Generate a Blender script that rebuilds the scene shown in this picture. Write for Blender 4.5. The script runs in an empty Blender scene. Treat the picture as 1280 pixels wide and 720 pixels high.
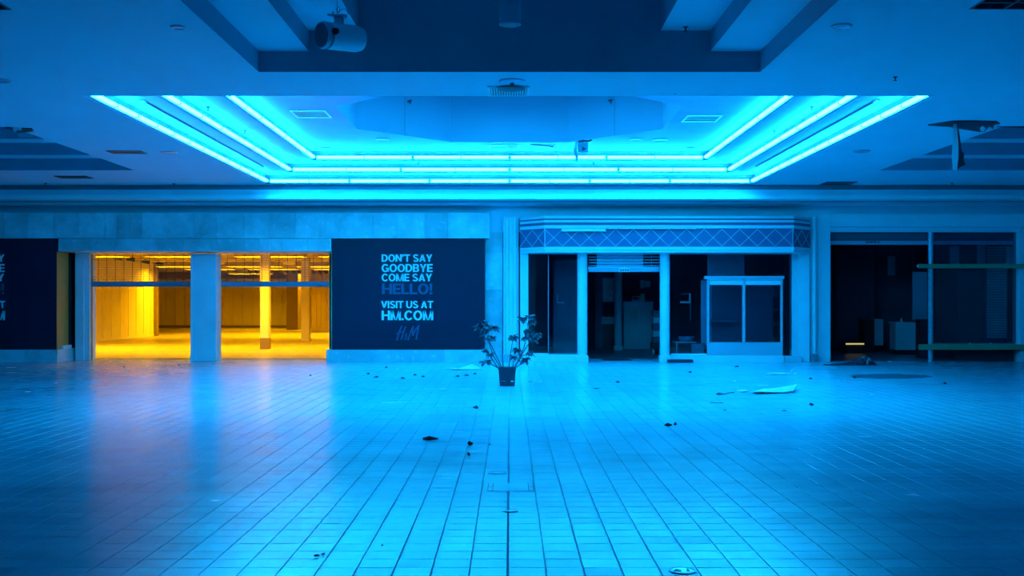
import bpy, math, random
from math import pi, sin, cos
random.seed(7)
scene = bpy.context.scene
COL = scene.collection

# ------------------------------------------------------------------ camera
F = 1370.0; CX = 637.0; CY = 377.0; CH = 1.42
cam_d = bpy.data.cameras.new('camera'); cam = bpy.data.objects.new('camera', cam_d); COL.objects.link(cam)
cam.location = (0, 0, CH); cam.rotation_euler = (pi/2, 0, 0)
cam_d.sensor_width = 36; cam_d.lens = F/1280*36
cam_d.shift_x = 3/1280; cam_d.shift_y = 17/1280
cam_d.clip_end = 200
scene.camera = cam

# ------------------------------------------------------------------ world, exposure
w = bpy.data.worlds.new('world'); scene.world = w; w.use_nodes = True
w.node_tree.nodes['Background'].inputs[0].default_value = (0.0, 0.03, 0.1, 1)
w.node_tree.nodes['Background'].inputs[1].default_value = 0.05
vs = scene.view_settings
vs.view_transform = 'Standard'; vs.look = 'None'; vs.gamma = 1; vs.use_curve_mapping = False
vs.exposure = 0.0
scene.cycles.sample_clamp_indirect = 3.0
TUBE = (0.006, 0.44, 0.96); TUBE_S = 95.0       # the blue fluorescent tubes
AMBER = (1.0, 0.53, 0.004); AMBER_S = 58.0     # battens in the amber shop

# ------------------------------------------------------------------ materials
def mat(name, col, rough=0.6, metal=0.0, spec=0.5, var=0.0, scale=3.0, bump=0.0, bscale=40.0, stretch=None, col2=None):
    m = bpy.data.materials.new(name); m.use_nodes = True
    nt = m.node_tree; b = nt.nodes['Principled BSDF']
    b.inputs['Base Color'].default_value = (*col, 1); b.inputs['Roughness'].default_value = rough
    b.inputs['Metallic'].default_value = metal; b.inputs['Specular IOR Level'].default_value = spec
    tc = nt.nodes.new('ShaderNodeNewGeometry')
    vec = tc.outputs['Position']
    if stretch:
        mp = nt.nodes.new('ShaderNodeMapping'); mp.inputs['Scale'].default_value = stretch
        nt.links.new(vec, mp.inputs['Vector']); vec = mp.outputs['Vector']
    if var > 0:
        n = nt.nodes.new('ShaderNodeTexNoise'); n.inputs['Scale'].default_value = scale; n.inputs['Detail'].default_value = 6
        n.inputs['Roughness'].default_value = 0.62
        nt.links.new(vec, n.inputs['Vector'])
        r = nt.nodes.new('ShaderNodeValToRGB')
        c2 = col2 if col2 else tuple(max(0, c*(1-var)) for c in col)
        r.color_ramp.elements[0].position = 0.35; r.color_ramp.elements[0].color = (*c2, 1)
        r.color_ramp.elements[1].position = 0.65; r.color_ramp.elements[1].color = (*col, 1)
        nt.links.new(n.outputs['Fac'], r.inputs['Fac']); nt.links.new(r.outputs['Color'], b.inputs['Base Color'])
    if bump > 0:
        n2 = nt.nodes.new('ShaderNodeTexNoise'); n2.inputs['Scale'].default_value = bscale; n2.inputs['Detail'].default_value = 3
        nt.links.new(vec, n2.inputs['Vector'])
        bp = nt.nodes.new('ShaderNodeBump'); bp.inputs['Strength'].default_value = bump; bp.inputs['Distance'].default_value = 0.01
        nt.links.new(n2.outputs['Fac'], bp.inputs['Height']); nt.links.new(bp.outputs['Normal'], b.inputs['Normal'])
    return m

def emis(name, col, s):
    m = bpy.data.materials.new(name); m.use_nodes = True
    nt = m.node_tree; b = nt.nodes['Principled BSDF']
    b.inputs['Base Color'].default_value = (0.6, 0.6, 0.6, 1)
    b.inputs['Emission Color'].default_value = (*col, 1); b.inputs['Emission Strength'].default_value = s
    return m

def stone_mat(name, col, amt=0.35, seed=0.0, rough=0.35):
    """marble-like cladding, tone per object"""
    m = mat(name, col, rough, var=amt, scale=1.6, bump=0.05)
    nt = m.node_tree; b = nt.nodes['Principled BSDF']
    oi = nt.nodes.new('ShaderNodeObjectInfo')
    mr = nt.nodes.new('ShaderNodeMapRange'); mr.inputs['To Min'].default_value = 0.72; mr.inputs['To Max'].default_value = 1.06
    nt.links.new(oi.outputs['Random'], mr.inputs['Value'])
    src = b.inputs['Base Color'].links[0].from_socket
    mx = nt.nodes.new('ShaderNodeMix'); mx.data_type = 'RGBA'; mx.blend_type = 'MULTIPLY'; mx.inputs[0].default_value = 1
    nt.links.new(src, mx.inputs[6]); nt.links.new(mr.outputs[0], mx.inputs[7])
    # spatter of pale efflorescence
    g = nt.nodes.new('ShaderNodeNewGeometry'); n = nt.nodes.new('ShaderNodeTexNoise'); n.inputs['Scale'].default_value = 9; n.inputs['Detail'].default_value = 8
    nt.links.new(g.outputs['Position'], n.inputs['Vector'])
    r = nt.nodes.new('ShaderNodeValToRGB'); r.color_ramp.elements[0].position = .6; r.color_ramp.elements[1].position = .72
    r.color_ramp.elements[1].color = (.35, .35, .35, 1)
    nt.links.new(n.outputs['Fac'], r.inputs['Fac'])
    m2 = nt.nodes.new('ShaderNodeMix'); m2.data_type = 'RGBA'; m2.blend_type = 'ADD'; m2.inputs[0].default_value = .5
    nt.links.new(mx.outputs[2], m2.inputs[6]); nt.links.new(r.outputs['Color'], m2.inputs[7])
    nt.links.new(m2.outputs[2], b.inputs['Base Color'])
    return m

TP, TR = 0.2007, 0.192       # tile pitch across / in depth
TX0 = -0.0095                 # the centre joint
TY0 = 5.853
def floor_mat(grout=False):
    m = bpy.data.materials.new('grout' if grout else 'glazed_floor_tile'); m.use_nodes = True
    nt = m.node_tree; b = nt.nodes['Principled BSDF']; N = nt.nodes.new; L = nt.links.new
    g = N('ShaderNodeNewGeometry'); sp = N('ShaderNodeSeparateXYZ'); L(g.outputs['Position'], sp.inputs[0])
    def math_(op, a, bb=None):
        n = N('ShaderNodeMath'); n.operation = op
        for i, v in enumerate((a, bb)):
            if v is None: continue
            if isinstance(v, (int, float)): n.inputs[i].default_value = v
            else: L(v, n.inputs[i])
        return n.outputs[0]
    cx = math_('FLOOR', math_('DIVIDE', math_('SUBTRACT', sp.outputs[0], TX0), TP))
    cy = math_('FLOOR', math_('DIVIDE', math_('SUBTRACT', sp.outputs[1], TY0), TR))
    cb = N('ShaderNodeCombineXYZ'); L(cx, cb.inputs[0]); L(cy, cb.inputs[1])
    wn = N('ShaderNodeTexWhiteNoise'); wn.noise_dimensions = '2D'; L(cb.outputs[0], wn.inputs['Vector'])
    mr = N('ShaderNodeMapRange'); L(wn.outputs['Value'], mr.inputs['Value']); mr.inputs['To Min'].default_value = .86; mr.inputs['To Max'].default_value = 1.08
    ns = N('ShaderNodeTexNoise'); mp = N('ShaderNodeMapping'); mp.inputs['Scale'].default_value = (.35, .8, 1)
    L(g.outputs['Position'], mp.inputs['Vector']); L(mp.outputs['Vector'], ns.inputs['Vector']); ns.inputs['Scale'].default_value = 1.3; ns.inputs['Detail'].default_value = 6
    r = N('ShaderNodeValToRGB'); r.color_ramp.elements[0].position = .35; r.color_ramp.elements[1].position = .68
    r.color_ramp.elements[0].color = (.09, .25, .36, 1); r.color_ramp.elements[1].color = (.12, .32, .43, 1)
    L(ns.outputs['Fac'], r.inputs['Fac'])
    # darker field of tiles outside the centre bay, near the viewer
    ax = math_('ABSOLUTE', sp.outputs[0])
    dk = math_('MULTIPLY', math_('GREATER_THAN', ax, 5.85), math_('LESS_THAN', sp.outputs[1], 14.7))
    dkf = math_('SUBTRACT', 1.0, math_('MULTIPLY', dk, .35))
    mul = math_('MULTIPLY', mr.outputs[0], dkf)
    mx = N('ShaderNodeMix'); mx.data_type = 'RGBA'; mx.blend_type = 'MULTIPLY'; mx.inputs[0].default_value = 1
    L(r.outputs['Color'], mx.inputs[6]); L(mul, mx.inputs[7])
    def dust_glow(nt_out):  # dust film plus a painted pool of cove light on the floor
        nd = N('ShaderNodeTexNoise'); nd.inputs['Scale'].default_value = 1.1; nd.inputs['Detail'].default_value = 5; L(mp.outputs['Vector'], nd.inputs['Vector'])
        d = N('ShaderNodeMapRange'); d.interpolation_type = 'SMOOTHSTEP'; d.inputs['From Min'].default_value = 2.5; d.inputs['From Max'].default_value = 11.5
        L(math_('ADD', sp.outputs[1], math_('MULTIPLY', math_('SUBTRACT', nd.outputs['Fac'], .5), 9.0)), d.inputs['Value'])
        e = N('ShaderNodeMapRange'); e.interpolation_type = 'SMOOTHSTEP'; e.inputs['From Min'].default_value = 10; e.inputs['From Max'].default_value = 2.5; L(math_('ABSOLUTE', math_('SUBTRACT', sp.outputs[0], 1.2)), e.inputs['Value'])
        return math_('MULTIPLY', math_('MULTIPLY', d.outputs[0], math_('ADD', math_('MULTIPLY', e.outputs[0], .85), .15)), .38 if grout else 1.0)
    dm = N('ShaderNodeMix'); dm.data_type = 'RGBA'; L(dust_glow(None), dm.inputs[0]); L(mx.outputs[2], dm.inputs[6]); dm.inputs[7].default_value = (.12, .70, .84, 1)
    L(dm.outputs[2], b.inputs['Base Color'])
    if grout:
        mx.inputs[6].links and nt.links.remove(mx.inputs[6].links[0]); mx.inputs[6].default_value = (.16, .38, .50, 1); b.inputs['Roughness'].default_value = .85
        b.inputs['Specular IOR Level'].default_value = .2; return m
    n2 = N('ShaderNodeTexNoise'); L(mp.outputs['Vector'], n2.inputs['Vector']); n2.inputs['Scale'].default_value = 2.2; n2.inputs['Detail'].default_value = 7
    rr = N('ShaderNodeMapRange'); rr.inputs['From Min'].default_value = .3; rr.inputs['From Max'].default_value = .7
    rr.inputs['To Min'].default_value = .18; rr.inputs['To Max'].default_value = .24
    L(n2.outputs['Fac'], rr.inputs['Value'])
    wr = math_('ADD', rr.outputs[0], math_('MULTIPLY', wn.outputs['Value'], .04))
    L(wr, b.inputs['Roughness'])
    b.inputs['IOR'].default_value = 1.55
    # gentle unevenness of the glaze
    n3 = N('ShaderNodeTexNoise'); n3.inputs['Scale'].default_value = 5; L(g.outputs['Position'], n3.inputs['Vector'])
    bp = N('ShaderNodeBump'); bp.inputs['Strength'].default_value = .12; bp.inputs['Distance'].default_value = .01
    L(n3.outputs['Fac'], bp.inputs['Height']); L(bp.outputs['Normal'], b.inputs['Normal'])
    return m

def glass_mat(name, tint=(.5, .6, .65), refl=0.6, rough=0.03):
    m = bpy.data.materials.new(name); m.use_nodes = True
    nt = m.node_tree; N = nt.nodes.new; L = nt.links.new
    for n in list(nt.nodes): nt.nodes.remove(n)
    o = N('ShaderNodeOutputMaterial'); t = N('ShaderNodeBsdfTransparent'); t.inputs[0].default_value = (*tint, 1)
    g = N('ShaderNodeBsdfGlossy'); g.inputs['Roughness'].default_value = rough; g.inputs[0].default_value = (.9, .9, .9, 1)
    f = N('ShaderNodeFresnel'); f.inputs[0].default_value = 1.5
    mm = N('ShaderNodeMath'); mm.operation = 'MULTIPLY'; mm.inputs[1].default_value = refl*2; L(f.outputs[0], mm.inputs[0]); mm.use_clamp = True
    mx = N('ShaderNodeMixShader'); L(mm.outputs[0], mx.inputs[0]); L(t.outputs[0], mx.inputs[1]); L(g.outputs[0], mx.inputs[2])
    L(mx.outputs[0], o.inputs[0])
    return m

M = {}
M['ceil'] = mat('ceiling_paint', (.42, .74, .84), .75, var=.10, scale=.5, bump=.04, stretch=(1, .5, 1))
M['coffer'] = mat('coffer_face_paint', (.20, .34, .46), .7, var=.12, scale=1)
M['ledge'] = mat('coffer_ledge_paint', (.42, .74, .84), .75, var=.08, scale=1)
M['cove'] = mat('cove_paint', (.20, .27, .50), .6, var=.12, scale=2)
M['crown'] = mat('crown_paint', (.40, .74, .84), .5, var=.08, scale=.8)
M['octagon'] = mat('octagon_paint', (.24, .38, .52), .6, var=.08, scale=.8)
M['wall'] = mat('wall_paint', (.25, .45, .58), .6, var=.1, scale=.7)
M['stone'] = stone_mat('pale_stone', (.50, .80, .88))
M['stone_b'] = stone_mat('pale_stone_plinth', (.46, .76, .84), .25)
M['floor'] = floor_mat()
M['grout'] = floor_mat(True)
M['black'] = mat('black_hoarding', (.002, .014, .036), .5, spec=.15, var=.2, scale=.5)
M['black2'] = mat('black_edge', (.006, .012, .025), .5)
M['letter'] = mat('pale_lettering', (.45, .85, .88), .5)
M['letter_dim'] = mat('faded_lettering', (.012, .068, .15), .5)
M['metal'] = mat('grey_metal', (.35, .45, .55), .35, metal=.6, var=.15, scale=4)
M['white'] = mat('white_enamel', (.62, .75, .8), .4)
M['dark'] = mat('dark_fitting', (.02, .05, .08), .5, var=.3, scale=6)
M['tube'] = emis('lit_tube', TUBE, TUBE_S)
M['amber_tube'] = emis('amber_tube', AMBER, AMBER_S)
M['amber_wall'] = mat('panelled_wall_paint', (.88, .78, .42), .55, var=.08, scale=.8)
M['amber_floor'] = mat('polished_shop_floor', (.60, .52, .32), .28, var=.35, scale=.9, stretch=(.4, 1.6, 1))
M['amber_dark'] = mat('brown_wall_paint', (.22, .15, .08), .6, var=.15, scale=1)
M['amber_ceil'] = mat('shop_ceiling', (.62, .5, .28), .6, var=.15, scale=1.4)
M['bar'] = mat('grille_bar', (.16, .28, .42), .35, metal=.3)
M['wire'] = mat('grille_wire', (.05, .06, .07), .5, metal=.5)
M['pier'] = mat('pier_paint', (.55, .76, .86), .55, var=.1, scale=2)
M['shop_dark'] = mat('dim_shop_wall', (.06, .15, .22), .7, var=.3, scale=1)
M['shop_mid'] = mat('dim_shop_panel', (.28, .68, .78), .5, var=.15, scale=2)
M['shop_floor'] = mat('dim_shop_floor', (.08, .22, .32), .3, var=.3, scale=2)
M['case'] = mat('case_paint', (.28, .46, .56), .4, var=.1, scale=2)
M['dim'] = mat('dim_panel', (.11, .28, .38), .5, var=.15, scale=2)
M['cap'] = mat('pale_cap_metal', (.75, .92, .95), .3, metal=.9, var=.2, scale=30)
M['brown'] = mat('brown_panel', (.50, .22, .02), .4, var=.15, scale=2)  # amber light spilling on the hoarding side, painted into the colour
M['amber_skirt'] = mat('lamp_skirt_paint', (.42, .32, .12), .6)
M['band'] = mat('lattice_band', (.03, .11, .24), .5, var=.1, scale=20)
M['trim'] = mat('trim_paint', (.46, .80, .88), .4, var=.06, scale=3)
M['slat'] = mat('shutter_slat', (.25, .48, .62), .4, metal=.3)
M['slat_dk'] = mat('dark_shutter_slat', (.06, .14, .20), .5, metal=.2)
M['green'] = mat('green_edge', (.03, .28, .14), .3, var=.1, scale=4)
M['glass'] = glass_mat('shop_glass', (.7, .82, .88), .35)
M['glass_dk'] = glass_mat('tinted_glass', (.68, .80, .86), .45)
M['glass_fr'] = glass_mat('dusty_glass', (.5, .65, .72), .6, .15)
M['pot'] = mat('plant_pot', (.008, .025, .05), .5, var=.3, scale=10)
M['soil'] = mat('potting_soil', (.03, .03, .03), .9)
M['stem'] = mat('plant_stem', (.04, .09, .10), .7)
M['leaf'] = mat('dusty_leaf', (.05, .15, .20), .6, var=.5, scale=30)
M['leaf_dry'] = mat('dry_leaf', (.015, .03, .045), .8)
M['paper'] = mat('scrap_paper', (.60, .78, .82), .7, var=.15, scale=20)
M['plastic'] = mat('dark_plastic', (.008, .025, .05), .35, var=.4, scale=15)
M['pattern'] = mat('patterned_fabric', (.5, .6, .7), .6, var=.9, scale=45, col2=(.03, .06, .15))
M['ghost'] = mat('screen_panel', (.6, .95, .95), .3, var=.2, scale=9)
M['puddle'] = mat('wet_patch', (.05, .20, .28), .3, var=.3, scale=3)
M['pole'] = mat('speckled_pole', (.30, .50, .62), .5, var=.6, scale=40)
M['yellow'] = emis('pale_yellow_lamp', (.8, .7, .2), .7)
M['spot'] = mat('small_bright_fitting', (.7, .8, .9), .3)
M['speck'] = mat('floor_scuff', (.05, .12, .18), .6)

# ------------------------------------------------------------------ mesh helpers
class MB:
    def __init__(s): s.v = []; s.f = []
    def quad(s, a, b, c, d):
        n = len(s.v); s.v += [a, b, c, d]; s.f.append((n, n+1, n+2, n+3)); return s
    def poly(s, pts):
        n = len(s.v); s.v += list(pts); s.f.append(tuple(range(n, n+len(pts)))); return s
    def box(s, x0, x1, y0, y1, z0, z1):
        n = len(s.v)
        s.v += [(x0,y0,z0),(x1,y0,z0),(x1,y1,z0),(x0,y1,z0),(x0,y0,z1),(x1,y0,z1),(x1,y1,z1),(x0,y1,z1)]
        for q in ((0,3,2,1),(4,5,6,7),(0,1,5,4),(1,2,6,5),(2,3,7,6),(3,0,4,7)): s.f.append(tuple(n+i for i in q))
        return s
    def prism(s, pts, z0, z1):
        """pts: plan outline (x, y), counter-clockwise"""
        n = len(s.v); k = len(pts)
        s.v += [(x, y, z0) for x, y in pts] + [(x, y, z1) for x, y in pts]
        s.f.append(tuple(n+k-1-i for i in range(k))); s.f.append(tuple(n+k+i for i in range(k)))
        for i in range(k):
            j = (i+1) % k; s.f.append((n+i, n+j, n+k+j, n+k+i))
        return s
    def plate(s, pts, y0, y1):
        """pts: outline (x, z) standing upright, thickness in y"""
        n = len(s.v); k = len(pts)
        s.v += [(x, y0, z) for x, z in pts] + [(x, y1, z) for x, z in pts]
        s.f.append(tuple(n+i for i in range(k))); s.f.append(tuple(n+2*k-1-i for i in range(k)))
        for i in range(k):
            j = (i+1) % k; s.f.append((n+j, n+i, n+k+i, n+k+j))
        return s
    def tube(s, pts, r, seg=8, caps=True):
        from mathutils import Vector
        n0 = len(s.v); P = [Vector(p) for p in pts]
        rr = r if isinstance(r, (list, tuple)) else [r]*len(P)
        for i, p in enumerate(P):
            d = (P[min(i+1, len(P)-1)] - P[max(i-1, 0)]).normalized()
            a = Vector((0,0,1)) if abs(d.z) < .9 else Vector((1,0,0))
            u = d.cross(a).normalized(); v = d.cross(u).normalized()
            for k in range(seg):
                t = 2*pi*k/seg; q = p + (u*cos(t) + v*sin(t))*rr[i]; s.v.append(tuple(q))
        for i in range(len(P)-1):
            for k in range(seg):
                a = n0+i*seg+k; b = n0+i*seg+(k+1) % seg
                s.f.append((a, b, b+seg, a+seg))
        if caps:
            s.f.append(tuple(n0+k for k in reversed(range(seg)))); s.f.append(tuple(n0+(len(P)-1)*seg+k for k in range(seg)))
        return s
    def lathe(s, cx, cy, prof, seg=20):
        """prof: (r, z) from bottom to top about a vertical axis"""
        n0 = len(s.v)
        for r, z in prof:
            for k in range(seg):
                t = 2*pi*k/seg; s.v.append((cx+r*cos(t), cy+r*sin(t), z))
        for i in range(len(prof)-1):
            for k in range(seg):
                a = n0+i*seg+k; b = n0+i*seg+(k+1) % seg
                s.f.append((a, b, b+seg, a+seg))
        if prof[0][0] > 1e-4: s.f.append(tuple(n0+k for k in reversed(range(seg))))
        if prof[-1][0] > 1e-4: s.f.append(tuple(n0+(len(prof)-1)*seg+k for k in range(seg)))
        return s

W = {}
def tag(o, label=None, cat=None, group=None, kind=None):
    if label: o['label'] = label
    if cat: o['category'] = cat
    if group: o['group'] = group
    if kind: o['kind'] = kind
    return o
def link_mesh(name, me, m, parent, org):
    if m is not None:
        me.materials.clear(); me.materials.append(m)
    o = bpy.data.objects.new(name, me); COL.objects.link(o)
    W[o.name] = org
    if parent:
        o.parent = parent; p = W[parent.name]; o.location = tuple(org[i]-p[i] for i in range(3))
    else: o.location = org
    return o
def obj(name, mb, m, parent=None, smooth=False, label=None, cat=None, group=None, kind=None, bevel=0):
    xs = [v[0] for v in mb.v]; ys = [v[1] for v in mb.v]; zs = [v[2] for v in mb.v]
    org = ((min(xs)+max(xs))/2, (min(ys)+max(ys))/2, min(zs))
    me = bpy.data.meshes.new(name)
    me.from_pydata([(v[0]-org[0], v[1]-org[1], v[2]-org[2]) for v in mb.v], [], mb.f); me.update()
    if smooth:
        for p in me.polygons: p.use_smooth = True
        if hasattr(me, 'set_sharp_from_angle'): me.set_sharp_from_angle(angle=math.radians(40))
    o = link_mesh(name, me, m, parent, org)
    if bevel:
        bv = o.modifiers.new('bevel', 'BEVEL'); bv.width = bevel; bv.segments = 2; bv.limit_method = 'ANGLE'
    return tag(o, label, cat, group, kind)
def thing(name, loc, label, cat, group=None, kind=None):
    o = bpy.data.objects.new(name, None); COL.objects.link(o); o.location = loc; W[o.name] = tuple(loc); o.empty_display_size = .1
    return tag(o, label, cat, group, kind)

def X(px, Y): return (px-CX)*Y/F
def Z(py, Y): return CH+(CY-py)*Y/F
def pbox(x0, x1, y0, y1, Y, d, mb=None):
    """box whose front face at depth Y covers the photo rectangle (x0..x1, y0..y1), going d metres back"""
    mb = mb or MB()
    return mb.box(X(x0, Y), X(x1, Y), Y, Y+d, max(Z(y1, Y), 0.0), Z(y0, Y))
def fbox(x0, x1, Y, d, z0, z1, mb=None):
    mb = mb or MB(); return mb.box(X(x0, Y), X(x1, Y), Y, Y+d, z0, z1)

CZ = CH+2.6                 # ceiling height
RX = 14.0; RY0 = -6.0

# ------------------------------------------------------------------ floor
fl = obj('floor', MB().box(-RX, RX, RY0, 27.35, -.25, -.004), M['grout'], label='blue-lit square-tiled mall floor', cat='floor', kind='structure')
def tile_geo(mb, x0, x1, y0, y1, zt=0.0):
    b = .0013; n = len(mb.v)
    mb.v += [(x0,y0,-.012),(x1,y0,-.012),(x1,y1,-.012),(x0,y1,-.012),
             (x0,y0,zt-b),(x1,y0,zt-b),(x1,y1,zt-b),(x0,y1,zt-b),
             (x0+b,y0+b,zt),(x1-b,y0+b,zt),(x1-b,y1-b,zt),(x0+b,y1-b,zt)]
    for i in range(4):
        j = (i+1) % 4
        mb.f.append((n+i, n+j, n+4+j, n+4+i)); mb.f.append((n+4+i, n+4+j, n+8+j, n+8+i))
    mb.f.append((n+8, n+9, n+10, n+11))
gx, gy = .0065, .006
cells = []
for j in range(-12, 112):
    y0 = TY0 + j*TR
    if y0 + TR > 27.3: break
    lim = min(13.6, .5*y0+2.6)
    for i in range(-68, 68):
        x0 = TX0 + i*TP
        if abs(x0+TP/2) > lim: continue
        cells.append((i, j, x0, y0))
vis = [c for c in cells if c[3]+TR > 5.67 and abs(c[2]+TP/2)-TP/2 < .468*(c[3]+TR)]
vis.sort(key=lambda c: (c[3], abs(c[2])))
near = set((c[0], c[1]) for c in vis[:300])
def hx(i):  # the centre joint is wider and the tiles beside it narrower
    return (gx/2 + (.003 if i == 0 else 0), gx/2 + (.003 if i == -1 else 0))
base = MB(); tile_geo(base, -TP/2+gx/2, TP/2-gx/2, -TR/2+gy/2, TR/2-gy/2)
tme = bpy.data.meshes.new('tile'); tme.from_pydata(base.v, [], base.f); tme.update()
rest = MB()
for i, j, x0, y0 in cells:
    r = random.Random(i*977+j)
    if (i, j) in near:
        cx, cy = x0+TP/2, y0+TR/2
        if i == 0: cx += .002
        if i == -1: cx -= .002
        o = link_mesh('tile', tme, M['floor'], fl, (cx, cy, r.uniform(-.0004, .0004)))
        o.rotation_euler = (r.uniform(-.0018, .0018), r.uniform(-.0018, .0018), 0)
    else:
        a, b = hx(i); dz = r.uniform(-.0004, .0004)
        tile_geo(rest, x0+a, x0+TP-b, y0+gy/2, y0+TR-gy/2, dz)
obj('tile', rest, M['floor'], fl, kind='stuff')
side = MB()
side.box(-RX, -13.75, RY0, 27.3, -.01, 0); side.box(13.75, RX, RY0, 27.3, -.01, 0); side.box(-13.75, 13.75, RY0, 3.2, -.01, 0)
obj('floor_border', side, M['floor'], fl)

# ------------------------------------------------------------------ ceiling
HX = [5.38, 4.78, 4.17]; YF = [24.15, 23.65, 23.10]; YN = [13.86, 14.40, 14.95]; HZ = [CZ, CZ+.19, CZ+.38, CZ+.57]
CYC = 18.97
ce = MB()
holes = [(-5.38, 5.38, 13.86, 24.15), (-2.84, 2.84, 2.0, 12.41), (-13.4, -7.43, 16.3, 21.7), (7.32, 13.4, 16.3, 21.7),
         (4.09, 5.30, 8.5, 9.73), (-5.65, -4.44, 8.5, 9.75)]
xs = sorted(set([-RX, RX] + [h[0] for h in holes] + [h[1] for h in holes])); ys = sorted(set([RY0, 24.48] + [h[2] for h in holes] + [h[3] for h in holes]))
for a in range(len(xs)-1):
    for b in range(len(ys)-1):
        mx_, my_ = (xs[a]+xs[a+1])/2, (ys[b]+ys[b+1])/2
        if any(h[0] < mx_ < h[1] and h[2] < my_ < h[3] for h in holes): continue
        ce.quad((xs[a], ys[b], CZ), (xs[a], ys[b+1], CZ), (xs[a+1], ys[b+1], CZ), (xs[a+1], ys[b], CZ))
ceil = obj('ceiling', ce, M['ceil'], label='flat plaster mall ceiling with stepped coffers', cat='ceiling', kind='structure')
def ring(mb, r0, r1, z):
    (a0, a1, b0, b1), (c0, c1, d0, d1) = r0, r1
    mb.quad((a0,b0,z),(a0,b1,z),(c0,d1,z),(c0,d0,z)); mb.quad((a1,b1,z),(a1,b0,z),(c1,d0,z),(c1,d1,z))
    mb.quad((a0,b1,z),(a1,b1,z),(c1,d1,z),(c0,d1,z)); mb.quad((a1,b0,z),(a0,b0,z),(c0,d0,z),(c1,d0,z))
def riser(mb, r, z0, z1):
    a0, a1, b0, b1 = r
    P = [(a0,b0),(a1,b0),(a1,b1),(a0,b1)]
    for i in range(4):
        p, q = P[i], P[(i+1) % 4]; mb.quad((*p, z0), (*q, z0), (*q, z1), (*p, z1))
R = [(-HX[k], HX[k], YN[k], YF[k]) for k in range(3)]
for k in range(3):
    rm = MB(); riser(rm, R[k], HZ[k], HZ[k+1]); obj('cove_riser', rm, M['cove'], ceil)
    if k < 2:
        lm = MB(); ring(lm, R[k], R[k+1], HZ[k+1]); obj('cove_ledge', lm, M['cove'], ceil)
# upper plane of the cove with its octagonal opening
o_ = 2.81; q_ = 1.165
OCT = [(-q_, -o_), (q_, -o_), (o_, -q_), (o_, q_), (q_, o_), (-q_, o_), (-o_, q_), (-o_, -q_)]
OCT = [(x, y+CYC) for x, y in OCT]
a0, a1, b0, b1 = R[2]; z3 = HZ[3]
pl = MB(); c3 = lambda p: (p[0], p[1], z3)
pl.poly([(a0,b0,z3), c3(OCT[0]), c3(OCT[1]), (a1,b0,z3)]); pl.poly([(a1,b0,z3), c3(OCT[1]), c3(OCT[2])])
pl.poly([(a1,b0,z3), c3(OCT[2]), c3(OCT[3]), (a1,b1,z3)]); pl.poly([(a1,b1,z3), c3(OCT[3]), c3(OCT[4])])
pl.poly([(a1,b1,z3), c3(OCT[4]), c3(OCT[5]), (a0,b1,z3)]); pl.poly([(a0,b1,z3), c3(OCT[5]), c3(OCT[6])])
pl.poly([(a0,b1,z3), c3(OCT[6]), c3(OCT[7]), (a0,b0,z3)]); pl.poly([(a0,b0,z3), c3(OCT[7]), c3(OCT[0])])
obj('cove_top', pl, M['cove'], ceil)
for i in range(8):
    p, q = OCT[i], OCT[(i+1) % 8]
    obj('octagon_panel', MB().quad((*p, z3), (*q, z3), (*q, z3+1.35), (*p, z3+1.35)), M['octagon'], ceil)
obj('octagon_top', MB().poly([(x, y, z3+1.35) for x, y in OCT]), M['octagon'], ceil)
jt = MB()
for sx in (-1, 1):   # panel joints on the slanted octagon walls
    x, y = sx*2.0, CYC+1.975; jt.box(x-.006, x+.006, y-.012, y+.02, z3, z3+1.3)
obj('octagon_joint', jt, M['coffer'], ceil)
# side coffers
for sx in (-1, 1):
    e0 = 7.43 if sx < 0 else 7.32
    Hs = [CZ, CZ+.235, CZ+.47, CZ+.705]; rects = []
    for k in range(3):
        xi = e0; xo = 13.4
        rects.append((-xo, -xi, 16.3, 21.7-.51*k) if sx < 0 else (xi, xo, 16.3, 21.7-.51*k))
    for k in range(3):
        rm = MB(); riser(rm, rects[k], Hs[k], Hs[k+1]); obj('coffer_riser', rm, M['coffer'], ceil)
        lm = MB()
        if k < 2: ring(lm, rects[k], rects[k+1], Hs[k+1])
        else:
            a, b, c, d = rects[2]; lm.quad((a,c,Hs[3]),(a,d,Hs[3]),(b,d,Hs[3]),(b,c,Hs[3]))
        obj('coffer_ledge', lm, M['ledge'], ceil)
# foreground coffer: sides step, ends flush
fx = [2.84, 2.275, 1.71]; fz = [CZ, CZ+.235, CZ+.47, CZ+1.5]
for k in range(3):
    for sx in (-1, 1):
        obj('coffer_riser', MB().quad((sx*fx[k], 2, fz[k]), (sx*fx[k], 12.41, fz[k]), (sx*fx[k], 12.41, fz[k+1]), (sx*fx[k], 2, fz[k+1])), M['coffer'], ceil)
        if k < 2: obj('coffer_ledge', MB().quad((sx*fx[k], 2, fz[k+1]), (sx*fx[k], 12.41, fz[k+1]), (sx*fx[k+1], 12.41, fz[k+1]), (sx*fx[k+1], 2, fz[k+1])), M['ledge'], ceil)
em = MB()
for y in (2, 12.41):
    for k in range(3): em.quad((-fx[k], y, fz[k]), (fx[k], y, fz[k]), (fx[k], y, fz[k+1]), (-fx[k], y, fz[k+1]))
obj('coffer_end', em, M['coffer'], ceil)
obj('coffer_top', MB().quad((-fx[2], 2, fz[3]), (-fx[2], 12.41, fz[3]), (fx[2], 12.41, fz[3]), (fx[2], 2, fz[3])), M['ledge'], ceil)

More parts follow.
